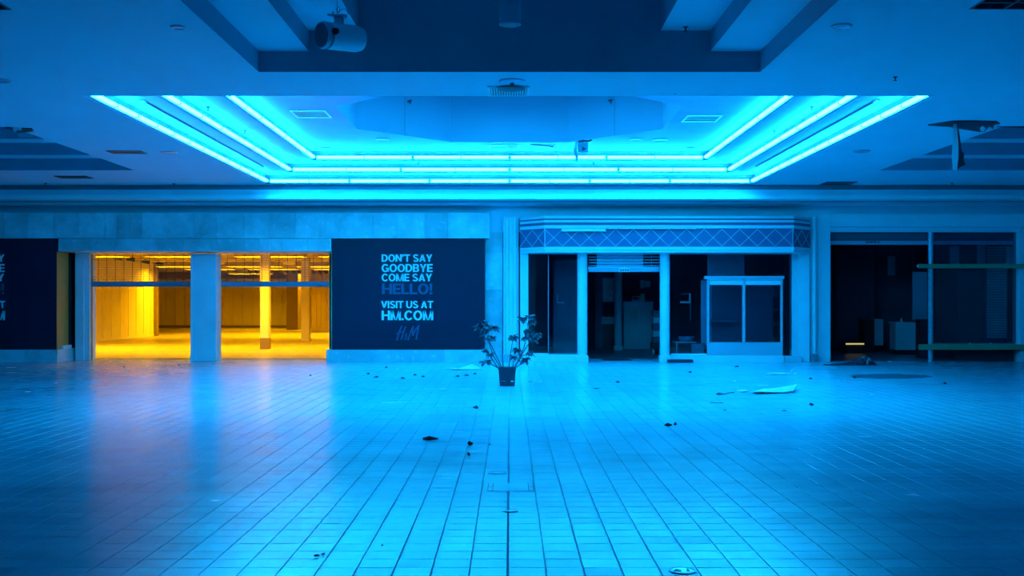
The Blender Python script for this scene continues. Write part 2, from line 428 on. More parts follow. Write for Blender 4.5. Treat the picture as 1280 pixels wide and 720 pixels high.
# enclosing walls
obj('wall_left', MB().box(-RX-.2, -RX, RY0, 25.9, 0, CZ), M['wall'], label='plain side wall of the mall at the left', cat='wall', kind='structure')
obj('wall_right', MB().box(RX, RX+.2, RY0, 25.9, 0, CZ), M['wall'], label='plain side wall of the mall at the right', cat='wall', kind='structure')
obj('wall_front', MB().box(-RX, RX, RY0-.2, RY0, 0, CZ), M['wall'], label='plain mall wall behind the viewer', cat='wall', kind='structure')

# crown bulkhead above the shopfronts
cr = thing('trim_1', (0, 24.6, Z(250, 24.3)), 'long stepped bulkhead moulding above all the shopfronts', 'moulding', kind='structure')
zt = [CZ, Z(237, 24.36), Z(243.5, 24.30), Z(249.8, 24.30)]
obj('shadow_band', MB().box(-RX, RX, 24.52, 24.75, zt[1], CZ+.02), M['coffer'], cr)  # darker paint stands for the shade just under the ceiling
obj('upper_band', MB().box(-RX, RX, 24.38, 24.75, zt[2], zt[1]), M['crown'], cr)
obj('lower_band', MB().box(-RX, RX, 24.30, 24.75, zt[3]+.02, zt[2]), M['trim'], cr)
obj('soffit', MB().box(-RX, RX, 25.18, 26.1, zt[3], zt[3]+.05), M['crown'], cr)
obj('groove_face', MB().box(-RX, RX, 25.2, 25.24, zt[3]+.05, CZ), M['shop_dark'], cr)  # slot added and painted dark for the shade line behind the lip
obj('groove_top', MB().box(-RX, RX, 24.75, 25.2, zt[3]+.3, zt[3]+.34), M['shop_dark'], cr)
obj('wall_back', MB().box(-RX, RX, 25.98, 26.1, Z(290, 25.98), CZ), M['crown'], label='plain upper wall between bulkhead and shopfronts', cat='wall', kind='structure')

# ------------------------------------------------------------------ cove strip lights
ORD = ['first', 'second', 'third', 'fourth', 'fifth', 'sixth']
TIER = ['lowest', 'middle', 'topmost']
def strip_light(p, q, n, zb, label):
    """p, q: ends on the riser (x, y); n: inward normal; zb: bottom of the riser"""
    dx, dy = q[0]-p[0], q[1]-p[1]; L = math.hypot(dx, dy); ux, uy = dx/L, dy/L
    cx, cy = (p[0]+q[0])/2, (p[1]+q[1])/2
    t = thing('strip_light', (cx, cy, zb+.012), label, 'strip light', 'blue fluorescent strips round the ceiling cove')
    def slab(mb, s0, s1, n0, n1, z0, z1):
        pts = [(p[0]+ux*s+n[0]*m_, p[1]+uy*s+n[1]*m_) for s, m_ in ((s0,n0),(s1,n0),(s1,n1),(s0,n1))]
        area = sum(pts[i][0]*pts[(i+1) % 4][1]-pts[(i+1) % 4][0]*pts[i][1] for i in range(4))
        if area < 0: pts.reverse()
        return mb.prism(pts, z0, z1)
    obj('housing', slab(MB(), .003, L-.003, .002, .045, zb+.012, zb+.095), M['white'], t)
    a = (p[0]+ux*.03+n[0]*.068, p[1]+uy*.03+n[1]*.068, zb+.052); b = (p[0]+ux*(L-.03)+n[0]*.068, p[1]+uy*(L-.03)+n[1]*.068, zb+.052)
    obj('tube', MB().tube([a, b], .027, 6), M['tube'], t)
    for s in (.010, L-.028):
        obj('lamp_holder', slab(MB(), s, s+.018, .045, .085, zb+.03, zb+.075), M['metal'], t)
    obj('clip', slab(MB(), L/2-.008, L/2+.008, .045, .098, zb+.022, zb+.080), M['dark'], t)
cnt = [6, 4, 4]
for k in range(3):
    a0, a1, b0, b1 = R[k]; n = cnt[k]
    for i in range(n):
        xa, xb = a0+.1+(a1-a0-.2)*i/n, a0+.1+(a1-a0-.2)*(i+1)/n
        ya, yb = b0+.1+(b1-b0-.2)*i/n, b0+.1+(b1-b0-.2)*(i+1)/n
        strip_light((xa, b1), (xb, b1), (0, -1), HZ[k], f'lit strip on {TIER[k]} step, far side of cove, {ORD[i]} from left')
        strip_light((xa, b0), (xb, b0), (0, 1), HZ[k], f'lit strip on {TIER[k]} step, hidden near side of cove, {ORD[i]} from left')
        strip_light((a0, ya), (a0, yb), (1, 0), HZ[k], f'lit strip on {TIER[k]} step, left side of cove, {ORD[i]} from viewer')
        strip_light((a1, ya), (a1, yb), (-1, 0), HZ[k], f'lit strip on {TIER[k]} step, right side of cove, {ORD[i]} from viewer')

# ------------------------------------------------------------------ stone shopfront on the left
ZFR = 25.65
wb = obj('wall_left_shop', pbox(-90, 611, 267, 298, ZFR+.03, .35), M['stone_b'], label='pale stone clad fascia over the left shop', cat='fascia', kind='structure')
wb.name = 'wall_fascia'; W['wall_fascia'] = W.pop('wall_left_shop')
def panels(parent, edges, y0, y1, Y, th=.03, m='stone', g=.35):
    for a, b in zip(edges[:-1], edges[1:]):
        r = random.Random(a*31+y0); dy = r.uniform(0, .004)
        obj('stone_panel', MB().box(X(a+g/2, Y), X(b-g/2, Y), Y-dy, Y+th, Z(y1-g/2, Y), Z(y0+g/2, Y)), M[m], parent)
panels(wb, [-88, -58, -28, 6, 35, 68, 99, 131, 146, 163, 178, 210, 242, 271, 305, 336, 369, 400, 432, 466, 497, 531, 560, 586, 612], 266, 298, ZFR)
lt = obj('wall_lintel', pbox(73, 414, 298.3, 314, ZFR+.03, 1.25), M['pier'], label='stone lintel across the top of the amber shop opening', cat='lintel', kind='structure')
panels(lt, [73, 88, 120, 147, 166, 196, 230, 263, 292, 325, 352, 384, 412], 298.3, 314, ZFR)
# piers of the amber opening
obj('wall_shop_front', MB().box(-16.4, X(103, 26.9), 26.92, 27.04, 0, 2.62), M['black2'], label='hidden shop front wall left of the amber opening', cat='wall', kind='structure')
obj('wall_shop_front', MB().box(X(413, 26.9), X(606, 26.9), 26.92, 27.04, 0, 2.62), M['black2'], label='hidden shop front wall behind the lettered hoarding', cat='wall', kind='structure')
YP = 26.25
def pier(x0, x1, Y, d, y0, y1, label):
    z1 = Z(y0, Y)
    t = obj('wall_pier', fbox(x0, x1, Y, d, 0, z1), M['pier'], label=label, cat='pier', kind='structure', bevel=.008)
    obj('skirting', MB().box(X(x0-.6, Y), X(x1+.6, Y), Y-.015, Y+d+.015, 0, .12), M['pier'], t, bevel=.006)
    return t
pier(238, 270, 26.2, .45, 317, 451, 'square blue-lit pillar between the two amber openings')
obj('wall_pier', fbox(94, 104, 26.55, .35, 0, 2.60), M['pier'], label='narrow blue-lit pier at left edge of amber opening', cat='pier', kind='structure')
obj('wall_pier', fbox(102.5, 112, 26.62, .4, 0, 2.60), M['pier'], label='pink-lit jamb at left edge of amber opening', cat='pier', kind='structure', bevel=.006)

# black hoardings with lettering
GS = .205; GH = .175    # stem and bar thickness of the bold capitals
def _rect(a, b, c, d): return [(a, c), (b, c), (b, d), (a, d)]
def _stroke(pts, th, tv):
    """band along a centre line; thickness th where it runs upright, tv where it runs level"""
    L_, R_ = [], []
    for i, p in enumerate(pts):
        a = pts[max(i-1, 0)]; b = pts[min(i+1, len(pts)-1)]; dx, dy = b[0]-a[0], b[1]-a[1]; l = math.hypot(dx, dy); nx, ny = -dy/l, dx/l
        t_ = (th*abs(nx)+tv*abs(ny))/max(abs(nx)+abs(ny), 1e-6)/2
        L_.append((p[0]+nx*t_, p[1]+ny*t_)); R_.append((p[0]-nx*t_, p[1]-ny*t_))
    return [[R_[i], R_[i+1], L_[i+1], L_[i]] for i in range(len(pts)-1)]
def _arc(cx, cy, rx, ry, a0, a1, n=14):
    return [(cx+rx*cos(math.radians(a0+(a1-a0)*k/n)), cy+ry*sin(math.radians(a0+(a1-a0)*k/n))) for k in range(n+1)]
def _mir(p, w): return [(w-x, y) for x, y in reversed(p)]
def glyph(c):
    s_, h = GS, GH
    if c == 'T': return .70, [_rect(.35-s_/2, .35+s_/2, 0, 1-h), _rect(0, .70, 1-h, 1)]
    if c == 'E': return .60, [_rect(0, s_, 0, 1), _rect(s_, .60, 0, h), _rect(s_, .57, .42, .42+h*.95), _rect(s_, .60, 1-h, 1)]
    if c == 'H': return .76, [_rect(0, s_, 0, 1), _rect(.76-s_, .76, 0, 1), _rect(s_, .76-s_, .42, .42+h)]
    if c == 'L': return .58, [_rect(0, s_, 0, 1), _rect(s_, .58, 0, h)]
    if c == 'I': return s_, [_rect(0, s_, 0, 1)]
    if c == '.': return s_, [_rect(0, s_, 0, .2)]
    if c == "'": return s_*.9, [[(.03, .66), (.13, .66), (s_*.9, 1), (0, 1)]]
    if c == '!': return s_*1.1, [_rect(0, s_*1.1, 0, .2), [(.04, .30), (s_*1.1-.04, .30), (s_*1.1, 1), (0, 1)]]
    if c == 'N': return .76, [_rect(0, s_, 0, 1), _rect(.76-s_, .76, 0, 1), [(.76-s_-.02, 0), (.76, 0), (s_+.02, 1), (0, 1)]]
    if c == 'M':
        d = [(.36, 0), (.46, 0), (.24, 1), (0, 1)]; return .92, [_rect(0, s_*.95, 0, 1), _rect(.92-s_*.95, .92, 0, 1), d, _mir(d, .92), [(.37, 0), (.55, 0), (.55, .18), (.37, .18)]]
    if c == 'A': a = [(0, 0), (.215, 0), (.50, 1), (.27, 1)]; return .77, [a, _mir(a, .77), _rect(.17, .60, .20, .20+h*.9)]
    if c == 'V': a = [(.27, 0), (.50, 0), (.22, 1), (0, 1)]; return .77, [a, _mir(a, .77)]
    if c == 'Y': a = [(.27, .36), (.47, .36), (.225, 1), (0, 1)]; return .74, [a, _mir(a, .74), _rect(.37-s_/2, .37+s_/2, 0, .46)]
    if c == 'O': return .82, _stroke(_arc(.41, .5, .41-s_/2, .515-h/2, 0, 360, 30), s_, h)
    if c == 'C': return .76, _stroke(_arc(.41, .5, .41-s_/2, .515-h/2, 38, 322, 26), s_, h)
    if c == 'G': return .80, _stroke(_arc(.41, .5, .41-s_/2, .515-h/2, 38, 335, 26), s_, h)+[_rect(.44, .80, .36, .52), _rect(.62, .80, .06, .40)]
    if c == 'D': return .74, [_rect(0, s_, 0, 1), _rect(s_, .34, 0, h), _rect(s_, .34, 1-h, 1)]+_stroke(_arc(.32, .5, .42-s_/2, .5-h/2, -90, 90, 18), s_, h)
    if c == 'B': return .70, [_rect(0, s_, 0, 1), _rect(s_, .42, 0, h), _rect(s_, .42, 1-h, 1), _rect(s_, .42, .43, .43+h*.85)]+_stroke(_arc(.42, .745, .25-s_/2, .255-h/2, -90, 90, 12), s_, h)+_stroke(_arc(.42, .27, .28-s_/2, .27-h/2, -90, 90, 12), s_, h)
    if c == 'U': return .76, [_rect(0, s_, .36, 1), _rect(.76-s_, .76, .36, 1)]+_stroke(_arc(.38, .37, .38-s_/2, .385-h/2, 180, 360, 18), s_, h)
    if c == 'S': return .70, _stroke(_arc(.35, .735, .33-s_/2, .28-h/2, 22, 250, 18)+_arc(.35, .265, .35-s_/2, .28-h/2, 75, -160, 18), s_*.97, h)
    return .28, []
def text_part(parent, txt, x0, x1, y0, y1, Y, m, offs=.03, label=None, shear=0):
    G_ = []; x = 0
    for c in txt:
        wd, ps = glyph(c); G_.append([[(x+a, b) for a, b in p] for p in ps]); x += wd+(.05 if c != ' ' else .0)
    xs_ = [a for g in G_ for p in g for a, b in p]; lo, hi = min(xs_), max(xs_); wx, wz = X(x1, Y)-X(x0, Y), Z(y0, Y)-Z(y1, Y)
    for g in G_:
        if not g: continue
        mb = MB()
        for p in g: mb.plate([(X(x0, Y)+(a-lo)/(hi-lo)*wx, Z(y1, Y)+b*wz) for a, b in p], Y-.006, Y-.0005)
        if max(v[0] for v in mb.v) < -13.9: continue
        obj('letter', mb, m, parent, label=label)
def logo(parent, x0, x1, y0, y1, Y, m):
    """slanted brush H & M"""
    mb = MB()
    def P(u, v): return (X(x0+(x1-x0)*u, Y), Z(y1+(y0-y1)*v, Y))
    def stroke(pts, wd):
        for (u0, v0), (u1, v1) in zip(pts[:-1], pts[1:]):
            a, b = P(u0, v0), P(u1, v1); dx, dz = b[0]-a[0], b[1]-a[1]; L = math.hypot(dx, dz); nx, nz = -dz/L*wd/2, dx/L*wd/2
            q = [(a[0]-nx, a[1]-nz), (b[0]-nx*.8, b[1]-nz*.8), (b[0]+nx*.8, b[1]+nz*.8), (a[0]+nx, a[1]+nz)]
            mb.plate(q, Y-.012, Y-.001)
    wd = .032
    stroke([(.02, .0), (.10, .45), (.24, .97)], wd*1.15)
    stroke([(.22, .06), (.30, .5), (.42, .93)], wd*1.15)
    stroke([(.0, .42), (.34, .62)], wd*.7)
    stroke([(.40, .20), (.47, .38), (.43, .46), (.38, .38), (.47, .12), (.40, .04), (.35, .12), (.40, .22), (.50, .26)], wd*.5)
    stroke([(.52, .0), (.62, .5), (.74, .95)], wd)
    stroke([(.74, .95), (.72, .45), (.73, .30)], wd*1.3)
    stroke([(.73, .30), (.85, .7), (1.0, 1.0)], wd)
    stroke([(1.0, 1.0), (.93, .45), (.88, .05)], wd*1.3)
    return obj('logo', mb, m, parent, label='faded dark blue brush-script emblem')
def hoarding(dx, label, full=True):
    Y = 25.72
    x0, x1 = max(415+dx, -100), 606+dx
    if dx < 0: x1 = 70.5
    t = thing('hoarding', (X((x0+x1)/2, Y), Y+.4, Z(437.2, Y)), label, 'hoarding', 'black shopfront hoardings')
    obj('board', pbox(x0, x1, 298.6, 437.2, Y, .03), M['black'], t)
    for a, b in ((x0, x0+(x1-x0)*.33), (x0+(x1-x0)*.335, x0+(x1-x0)*.67), (x0+(x1-x0)*.675, x1)):
        obj('board_sheet', pbox(a+.1, b-.1, 299, 436.8, Y-.004, .006), M['black'], t)
    T = [("DON'T SAY", 477, 540.4, 318, 327.2, 'letter', .025), ('GOODBYE', 477, 540.8, 330, 340, 'letter', .03), ('COME SAY', 477, 540, 342.1, 351.6, 'letter', .025),
         ('HELLO!', 477.5, 540.4, 354.4, 367.8, 'letter_dim', .03), ('VISIT US AT', 476.4, 541.5, 376.2, 385.2, 'letter', .025), ('HM.COM', 477, 541.5, 388.2, 400.2, 'letter', .04)]
    for s, a, b, c, d, m, of in T:
        if dx < 0 and a+dx < -100: pass
        text_part(t, s, a+dx, b+dx, c, d, Y-.004, M[m], of, label='faded dark blue lettering' if m == 'letter_dim' else None)
    logo(t, 495.5+dx, 523.5+dx, 406.5, 425.6, Y-.004, M['letter_dim'])
    return t
h1 = hoarding(0, 'black shop hoarding with pale blue lettering right of the amber opening')
h2 = hoarding(-535, 'black shop hoarding cut off by the left edge of the photo')
obj('return_panel', MB().box(X(415, 25.75), X(415, 25.75)+.03, 25.75, 26.6, Z(437.2, 25.72), Z(298.6, 25.72)), M['black2'], h1)
obj('return_panel', MB().box(X(606, 25.75)-.03, X(606, 25.75), 25.75, 25.98, Z(437.2, 25.72), Z(298.6, 25.72)), M['black2'], h1)
xr = X(70.5, 25.72)
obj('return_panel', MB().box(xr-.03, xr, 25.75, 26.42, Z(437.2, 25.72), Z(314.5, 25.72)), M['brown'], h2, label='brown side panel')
obj('return_panel', MB().box(xr-.03, xr-.002, 26.42, 26.75, Z(437.2, 25.72), Z(314.5, 25.72)), M['black2'], h2)
obj('return_head', MB().box(xr-.03, xr, 25.75, 26.75, Z(314.5, 25.72), Z(298.6, 25.72)), M['black2'], h2)
tag(obj('junction_box', MB().box(xr+.001, xr+.05, 26.0, 26.5, Z(436.5, 26), Z(433, 26)+.02), M['pier']), 'small pale trunking box low on the left hoarding side', 'box')
def plinth(x0, x1, Y, d, label, edges):
    t = obj('baseboard_plinth', fbox(x0, x1, Y+.02, d, 0, Z(437.4, Y)-.0), M['stone_b'], label=label, cat='plinth', kind='structure')
    for a, b in zip(edges[:-1], edges[1:]):
        obj('stone_panel', MB().box(X(a+.15, Y), X(b-.15, Y), Y, Y+.02, 0.002, Z(437.4, Y)+.004), M['stone_b'], t)
    return t
plinth(408, 607, 25.62, .9, 'low stone plinth under the lettered black hoarding', [408, 457, 507, 556, 607])
p2 = plinth(-120, 72, 25.62, 1.15, 'low stone plinth under the far left hoarding', [-120, -70, -20, 30, 72])

# grey mullion wall between the shops
pw = obj('wall_pilaster', pbox(606, 628.5, 270, 452.5, 26.0, .25), M['stone_b'], label='narrow stone wall strip right of the lettered hoarding', cat='wall', kind='structure')
for a, b in ((270, 316), (316, 362), (362, 408), (408, 452.4)):
    obj('stone_panel', pbox(607, 628, a+.2, b-.2, 25.985, .02), M['stone'], pw)
def pilaster(x0, x1, Y, label, flutes=2):
    t = thing('pilaster', (X((x0+x1)/2, Y), Y+.15, 0), label, 'pilaster')
    zt_ = Z(270.5, Y)
    obj('shaft', fbox(x0, x1, Y, .12, 0, zt_), M['trim'], t, bevel=.02)
    wdt = (x1-x0)/flutes
    for k in range(flutes):
        a = x0+wdt*(k+.5)
        obj('bead', MB().tube([(X(a, Y), Y-.0, .2), (X(a, Y), Y-.0, zt_-.02)], .05 if flutes > 1 else .06, 12), M['trim'], t, smooth=True)
    bs = MB(); bs.box(X(x0-.3, Y), X(x1+.3, Y), Y-.07, Y+.125, 0, .19)
    b_ = obj('base', bs, M['dark'] if 0 else M['shop_mid'], t, bevel=.005)
    for k in range(6):
        a = x0+(x1-x0)*(k+.5)/6; obj('bar', MB().box(X(a, Y)-.01, X(a, Y)+.01, Y-.085, Y-.07, .01, .18), M['metal'], b_)
pilaster(629, 648.5, 25.85, 'double pale pilaster behind the potted plant')
pilaster(1013.5, 1022, 25.85, 'single pale pilaster between the middle and right shops', 1)
obj('wall_pilaster', pbox(1021, 1038, 268, 452.4, 25.95, .3), M['trim'], label='flat pale wall strip left of the right dark shop', cat='wall', kind='structure')
obj('wall_pilaster', pbox(648.5, 650, 271, 452.4, 26.05, .2), M['black2'], label='dark reveal between pilaster and middle shop', cat='wall', kind='structure')

# ------------------------------------------------------------------ amber shop
AX0, AX1, AY0, AY1, AZ = -14.9, -4.15, 27.1, 60.0, 3.02
af = obj('floor', MB().box(AX0-1.5, AX1+1, 27.36, AY1+1, -.2, 0), M['amber_floor'], label='shiny yellow-lit floor of the amber shop', cat='floor', kind='structure')
obj('ceiling', MB().box(AX0-1.5, AX1+1, 26.9, AY1+1, AZ, AZ+.1), M['amber_ceil'], label='low ceiling of the amber shop', cat='ceiling', kind='structure')
obj('wall_shop_header', MB().box(AX0-1.5, AX1+1, 26.9, 27.05, 2.62, AZ), M['amber_ceil'], label='header inside the amber shop opening', cat='wall', kind='structure')
wl = obj('wall_shop_left', MB().box(-14.95, -14.72, 26.95, 45.2, 0, AZ), M['amber_wall'], label='boarded left wall of the amber shop', cat='wall', kind='structure')
y = 27.2
while y < 45.1:
    y2 = min(y+.88, 45.2)
    obj('wall_board', MB().box(-14.72, -14.67, y+.03, y2-.03, .1, AZ-.02), M['amber_wall'], wl); y = y2
obj('skirting', MB().box(-14.72, -14.67, 27, 45.2, 0, .1), M['amber_wall'], wl)
obj('wall_end', MB().box(-14.95, -14.55, 45.2, 45.45, 0, AZ), M['amber_dark'], wl)
wr = obj('wall_shop_rear', MB().box(AX0-6, AX1+1, AY1, AY1+.2, 0, AZ), M['amber_wall'], label='boarded rear wall of the amber shop', cat='wall', kind='structure')
x = -20.4
while x < -12.2+.1:
    obj('wall_board', MB().box(x+.025, x+.505, AY1-.06, AY1, .1, AZ-.35), M['amber_wall'], wr); x += .53
while x < -11:
    x += 1.38
x = -19.0
obj('wall_rear_return', MB().box(-20.5, -20.3, 45.4, AY1, 0, AZ), M['amber_wall'], wr)
obj('wall_rear_bulkhead', MB().box(-20.5, AX1+1, AY1-.6, AY1-.03, AZ-.35, AZ), M['amber_dark'], wr)
obj('skirting', MB().box(-20.3, -11.9, AY1-.08, AY1, 0, .12), M['amber_dark'], wr)
obj('floor', MB().box(-20.5, AX0-1.5, 45.4, AY1+.2, -.2, 0), M['amber_floor'], label='shop floor in the side bay of the amber shop', cat='floor', kind='structure')
obj('ceiling', MB().box(-20.5, AX0-1.5, 45.4, AY1+.2, AZ, AZ+.1), M['amber_ceil'], label='ceiling of the side bay of the amber shop', cat='ceiling', kind='structure')
obj('wall_shop_step', MB().box(X(363, 56), X(377, 56), 55, 60, 0, AZ), M['amber_dark'], label='dim brown wall block at rear of amber shop', cat='wall', kind='structure')
bw = obj('wall_shop_brown', MB().box(X(389, 50.5), AX1+.8, 50.5, 51, 0, AZ), M['amber_dark'], label='dark brown wall at rear right of amber shop', cat='wall', kind='structure')
for k in range(4): obj('wall_board', MB().box(X(390+6*k, 50.5), X(395.5+6*k, 50.5), 50.47, 50.5, .05, AZ-.3), M['amber_dark'], bw)
obj('wall_shop_right', MB().box(AX1, AX1+.2, 27.05, 50.5, 0, AZ), M['amber_dark'], label='right side wall of the amber shop', cat='wall', kind='structure')
obj('wall_pier', fbox(411.5, 424, 26.7, .3, 0, 2.6), M['amber_wall'], label='jamb at right edge of amber opening beside the hoarding', cat='pier', kind='structure')
def shop_col(px0, px1, Y, label, sock):
    x0, x1 = X(px0, Y), X(px1, Y); w_ = x1-x0
    t = thing('shop_column', ((x0+x1)/2, Y+w_/2, 0), label, 'column')
    obj('shaft', MB().box(x0, x1, Y, Y+w_, 0 if not sock else .33, AZ), M['amber_wall'], t, bevel=.01)
    if sock: obj('base', MB().box(x0-.01, x1+.01, Y-.01, Y+w_+.01, 0, .33), M['amber_dark'], t, bevel=.008)
    else: obj('base', MB().box(x0-.03, x1+.03, Y-.03, Y+w_+.03, 0, .1), M['amber_wall'], t, bevel=.008)
shop_col(325, 336, 32.7, 'nearer square column with dark base inside amber shop', True)
shop_col(376.5, 386.5, 39.3, 'farther square column without dark base inside amber shop', False)
shop_col(413.2, 418, 35.5, 'column half hidden behind the hoarding in amber shop', False)
# light panels; the rear row is added to brighten the back wall
for Yb, lab in ((31.4, 'front'), (34.4, 'second'), (44.2, 'third'), (47.8, 'fourth'), (55.5, 'rear')):
    for x0_, x1_, nm in ((-14.2, -12.0, 'leftmost'), (-11.4, -9.2, 'left'), (-8.6, -6.4, 'middle'), (-6.0, -4.6, 'right')):
        t = thing('ceiling_panel_light', ((x0_+x1_)/2, Yb, AZ-.03), f'glowing amber panel light, {lab} row in amber shop, {nm} one', 'ceiling light', 'amber panel lights in the left shop')
        fr_ = MB(); fr_.box(x0_, x1_, Yb-.34, Yb-.32, AZ-.20, AZ-.001); fr_.box(x0_, x1_, Yb+.32, Yb+.34, AZ-.20, AZ-.001)  # deep sides added to keep grazing lamp light off the mall floor
        fr_.box(x0_, x0_+.02, Yb-.32, Yb+.32, AZ-.20, AZ-.001); fr_.box(x1_-.02, x1_, Yb-.32, Yb+.32, AZ-.20, AZ-.001); obj('skirt', fr_, M['amber_skirt'], t)
        obj('diffuser', MB().box(x0_+.04, x1_-.04, Yb-.28, Yb+.28, AZ-.022, AZ-.012), M['amber_tube'], t)
for i, (px, py) in enumerate(((147, 320), (163, 322), (182, 325), (199, 327.5), (215, 329.5))):
    Yc = F*1.56/(CY-py); x_ = X(px, Yc)
    t = thing('track_spot', (x_, Yc, AZ-.16), f'dark ceiling spotlight seen through left grille, {ORD[i]} from left', 'spotlight', 'dark spotlights in the amber shop')
    obj('stalk', MB().tube([(x_, Yc, AZ), (x_, Yc, AZ-.08)], .015, 6), M['dark'], t)
    obj('head', MB().tube([(x_-.14, Yc, AZ-.1), (x_+.14, Yc+.05, AZ-.12)], [.05, .075], 10), M['dark'], t)
for x_, Yc, nm in ((-9.9, 50, 'left'), (-8.7, 50, 'middle'), (-11.6, 50, 'far left')):
    t = thing('track_spot', (x_, Yc, AZ-.25), f'dark ceiling spotlight cluster deep in amber shop, {nm} one', 'spotlight', 'dark spotlight clusters deep in the amber shop')
    obj('stalk', MB().tube([(x_, Yc, AZ), (x_, Yc, AZ-.20)], .02, 6), M['dark'], t)
    for q in (-.3, 0, .25): obj('head', MB().tube([(x_+q, Yc, AZ-.20), (x_+q+.12, Yc-.1, AZ-.28)], [.05, .08], 8), M['dark'], t)
# roll-up grilles
def grille(x0, x1, y0, y1, Y, label):
    t = thing('roll_grille', (X((x0+x1)/2, Y), Y, Z(y1, Y)), label, 'security grille', 'half-raised security grilles')
    obj('bottom_bar', pbox(x0, x1, y1, y1+6.3, Y-.03, .06), M['bar'], t, bevel=.006)
    zt_, zb = Z(y0, Y), Z(y1, Y)
    mb = MB(); z = zb
    while z < zt_:
        mb.box(X(x0, Y), X(x1, Y), Y-.003, Y+.003, z-.004, z+.004); z += .043
    obj('rods', mb, M['wire'], t, kind='stuff')
    n = round((x1-x0)/11.0)
    for i in range(n+1):
        a = x0+(x1-x0)*i/n; r = random.Random(i+x0)
        xx = X(a, Y); obj('link_chain', MB().box(xx-.006, xx+.006, Y-.012, Y-.004, zb, zt_), M['wire'], t)
    obj('guide_rail', fbox(x0-.2, x0+1.6, Y-.05, .1, 0, zt_), M['amber_dark'], t)
    obj('guide_rail', fbox(x1-1.6, x1+.2, Y-.05, .1, 0, zt_), M['amber_dark'], t)
grille(112.5, 240, 317.5, 352, 26.75, 'half-raised grille over the left amber opening')
grille(273.5, 413.5, 317.5, 352, 26.75, 'half-raised grille over the right amber opening')
for a, b in (((104, 323), (151, 325)), ((173, 334), (187, 335.5))):
    pass

# ------------------------------------------------------------------ middle shop
YG = 25.75
SH = 34.2
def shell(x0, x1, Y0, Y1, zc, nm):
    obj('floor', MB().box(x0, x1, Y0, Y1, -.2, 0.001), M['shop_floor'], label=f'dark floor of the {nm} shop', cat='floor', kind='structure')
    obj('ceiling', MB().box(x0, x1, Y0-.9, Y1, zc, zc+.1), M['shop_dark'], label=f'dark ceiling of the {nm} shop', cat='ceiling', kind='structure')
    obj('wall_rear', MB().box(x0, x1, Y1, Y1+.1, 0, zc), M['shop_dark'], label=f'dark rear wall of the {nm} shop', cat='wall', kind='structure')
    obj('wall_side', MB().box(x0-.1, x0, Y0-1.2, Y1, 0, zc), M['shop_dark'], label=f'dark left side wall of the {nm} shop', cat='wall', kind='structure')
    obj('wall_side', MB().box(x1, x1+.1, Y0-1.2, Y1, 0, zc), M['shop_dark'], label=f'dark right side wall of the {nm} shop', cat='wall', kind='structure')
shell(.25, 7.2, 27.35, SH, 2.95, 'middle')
# cornice with lattice band (a shallow bay: angled left, front, angled right)
YC = 25.15; YS = 25.75
pl_ = [(X(650, YS), YS), (X(681, YC), YC), (X(991, YC), YC), (X(1012.5, YS), YS), (X(1012.5, 26.2), 26.2), (X(650, 26.2), 26.2)]
def offs(d):
    return [(pl_[0][0]-0*d, pl_[0][1]-d), (pl_[1][0]-d*.3, pl_[1][1]-d), (pl_[2][0]+d*.3, pl_[2][1]-d), (pl_[3][0]+0*d, pl_[3][1]-d), pl_[4], pl_[5]]
cn = thing('trim_2', (X(830, YC), 25.6, Z(315, YC)), 'bay cornice with diamond lattice band over the middle shop', 'cornice', kind='structure')
def band(name, y0, y1, d, m):
    return obj(name, MB().prism(offs(d), Z(y1, YC-d), Z(y0, YC-d)), m, cn)
band('cap_moulding', 270, 273, .05, M['crown'])
band('cap_groove', 273, 275, .0, M['band'])
band('upper_moulding', 275, 278, .045, M['trim'])
band('middle_groove', 278, 281.5, .0, M['band'])
band('middle_moulding', 281.5, 285.5, .05, M['trim'])
band('lattice_band', 285.5, 308.5, .0, M['band'])
band('lower_moulding', 308.5, 312.2, .05, M['trim'])
band('lower_fillet', 312.2, 315.5, .02, M['trim'])
# lattice bars on the band
def lattice(p, q, n, d=.004):
    L = math.hypot(q[0]-p[0], q[1]-p[1]); ux, uy = (q[0]-p[0])/L, (q[1]-p[1])/L; nx, ny = uy, -ux
    zt_, zb = Z(286.5, YC), Z(307.7, YC); cw = L/n
    for i in range(n):
        for a, b in (((i)*cw, (i+1)*cw), ((i+1)*cw, (i)*cw)):
            A = (p[0]+ux*a, p[1]+uy*a, zt_); B = (p[0]+ux*b, p[1]+uy*b, zb)
            mb = MB(); hw = .0065
            vs_ = []
            for (P_, s) in ((A, 1), (B, -1)):
                for o2, dd in ((-hw, 0), (hw, 0), (hw, .008), (-hw, .008)):
                    vs_.append((P_[0]+ux*o2+nx*dd, P_[1]+uy*o2+ny*dd, P_[2]))
            mb.v = vs_; mb.f = [(0,1,5,4),(1,2,6,5),(2,3,7,6),(3,0,4,7),(0,3,2,1),(4,5,6,7)]
            obj('lattice_bar', mb, M['trim'], cn)
lattice(pl_[1], pl_[2], 14)
lattice(pl_[0], pl_[1], 2)
lattice(pl_[2], pl_[3], 2)
obj('corner_bead', MB().box(pl_[1][0]-.008, pl_[1][0]+.008, YC-.01, YC, Z(308, YC), Z(286, YC)), M['trim'], cn)
obj('corner_bead', MB().box(pl_[2][0]-.008, pl_[2][0]+.008, YC-.01, YC, Z(308, YC), Z(286, YC)), M['trim'], cn)
t = thing('lamp_strip', (X(730, 25.0), 25.05, Z(287.5, 25.0)), 'short unlit white lamp strip on left of diamond lattice cornice', 'lamp strip')
obj('housing', MB().box(X(702, 25), X(757, 25), 25.0, 25.09, Z(289.2, 25), Z(285.8, 25)), M['white'], t, bevel=.006)
obj('end_cap', MB().box(X(756.6, 25), X(757.4, 25), 24.99, 25.09, Z(289.4, 25), Z(285.6, 25)), M['metal'], t)
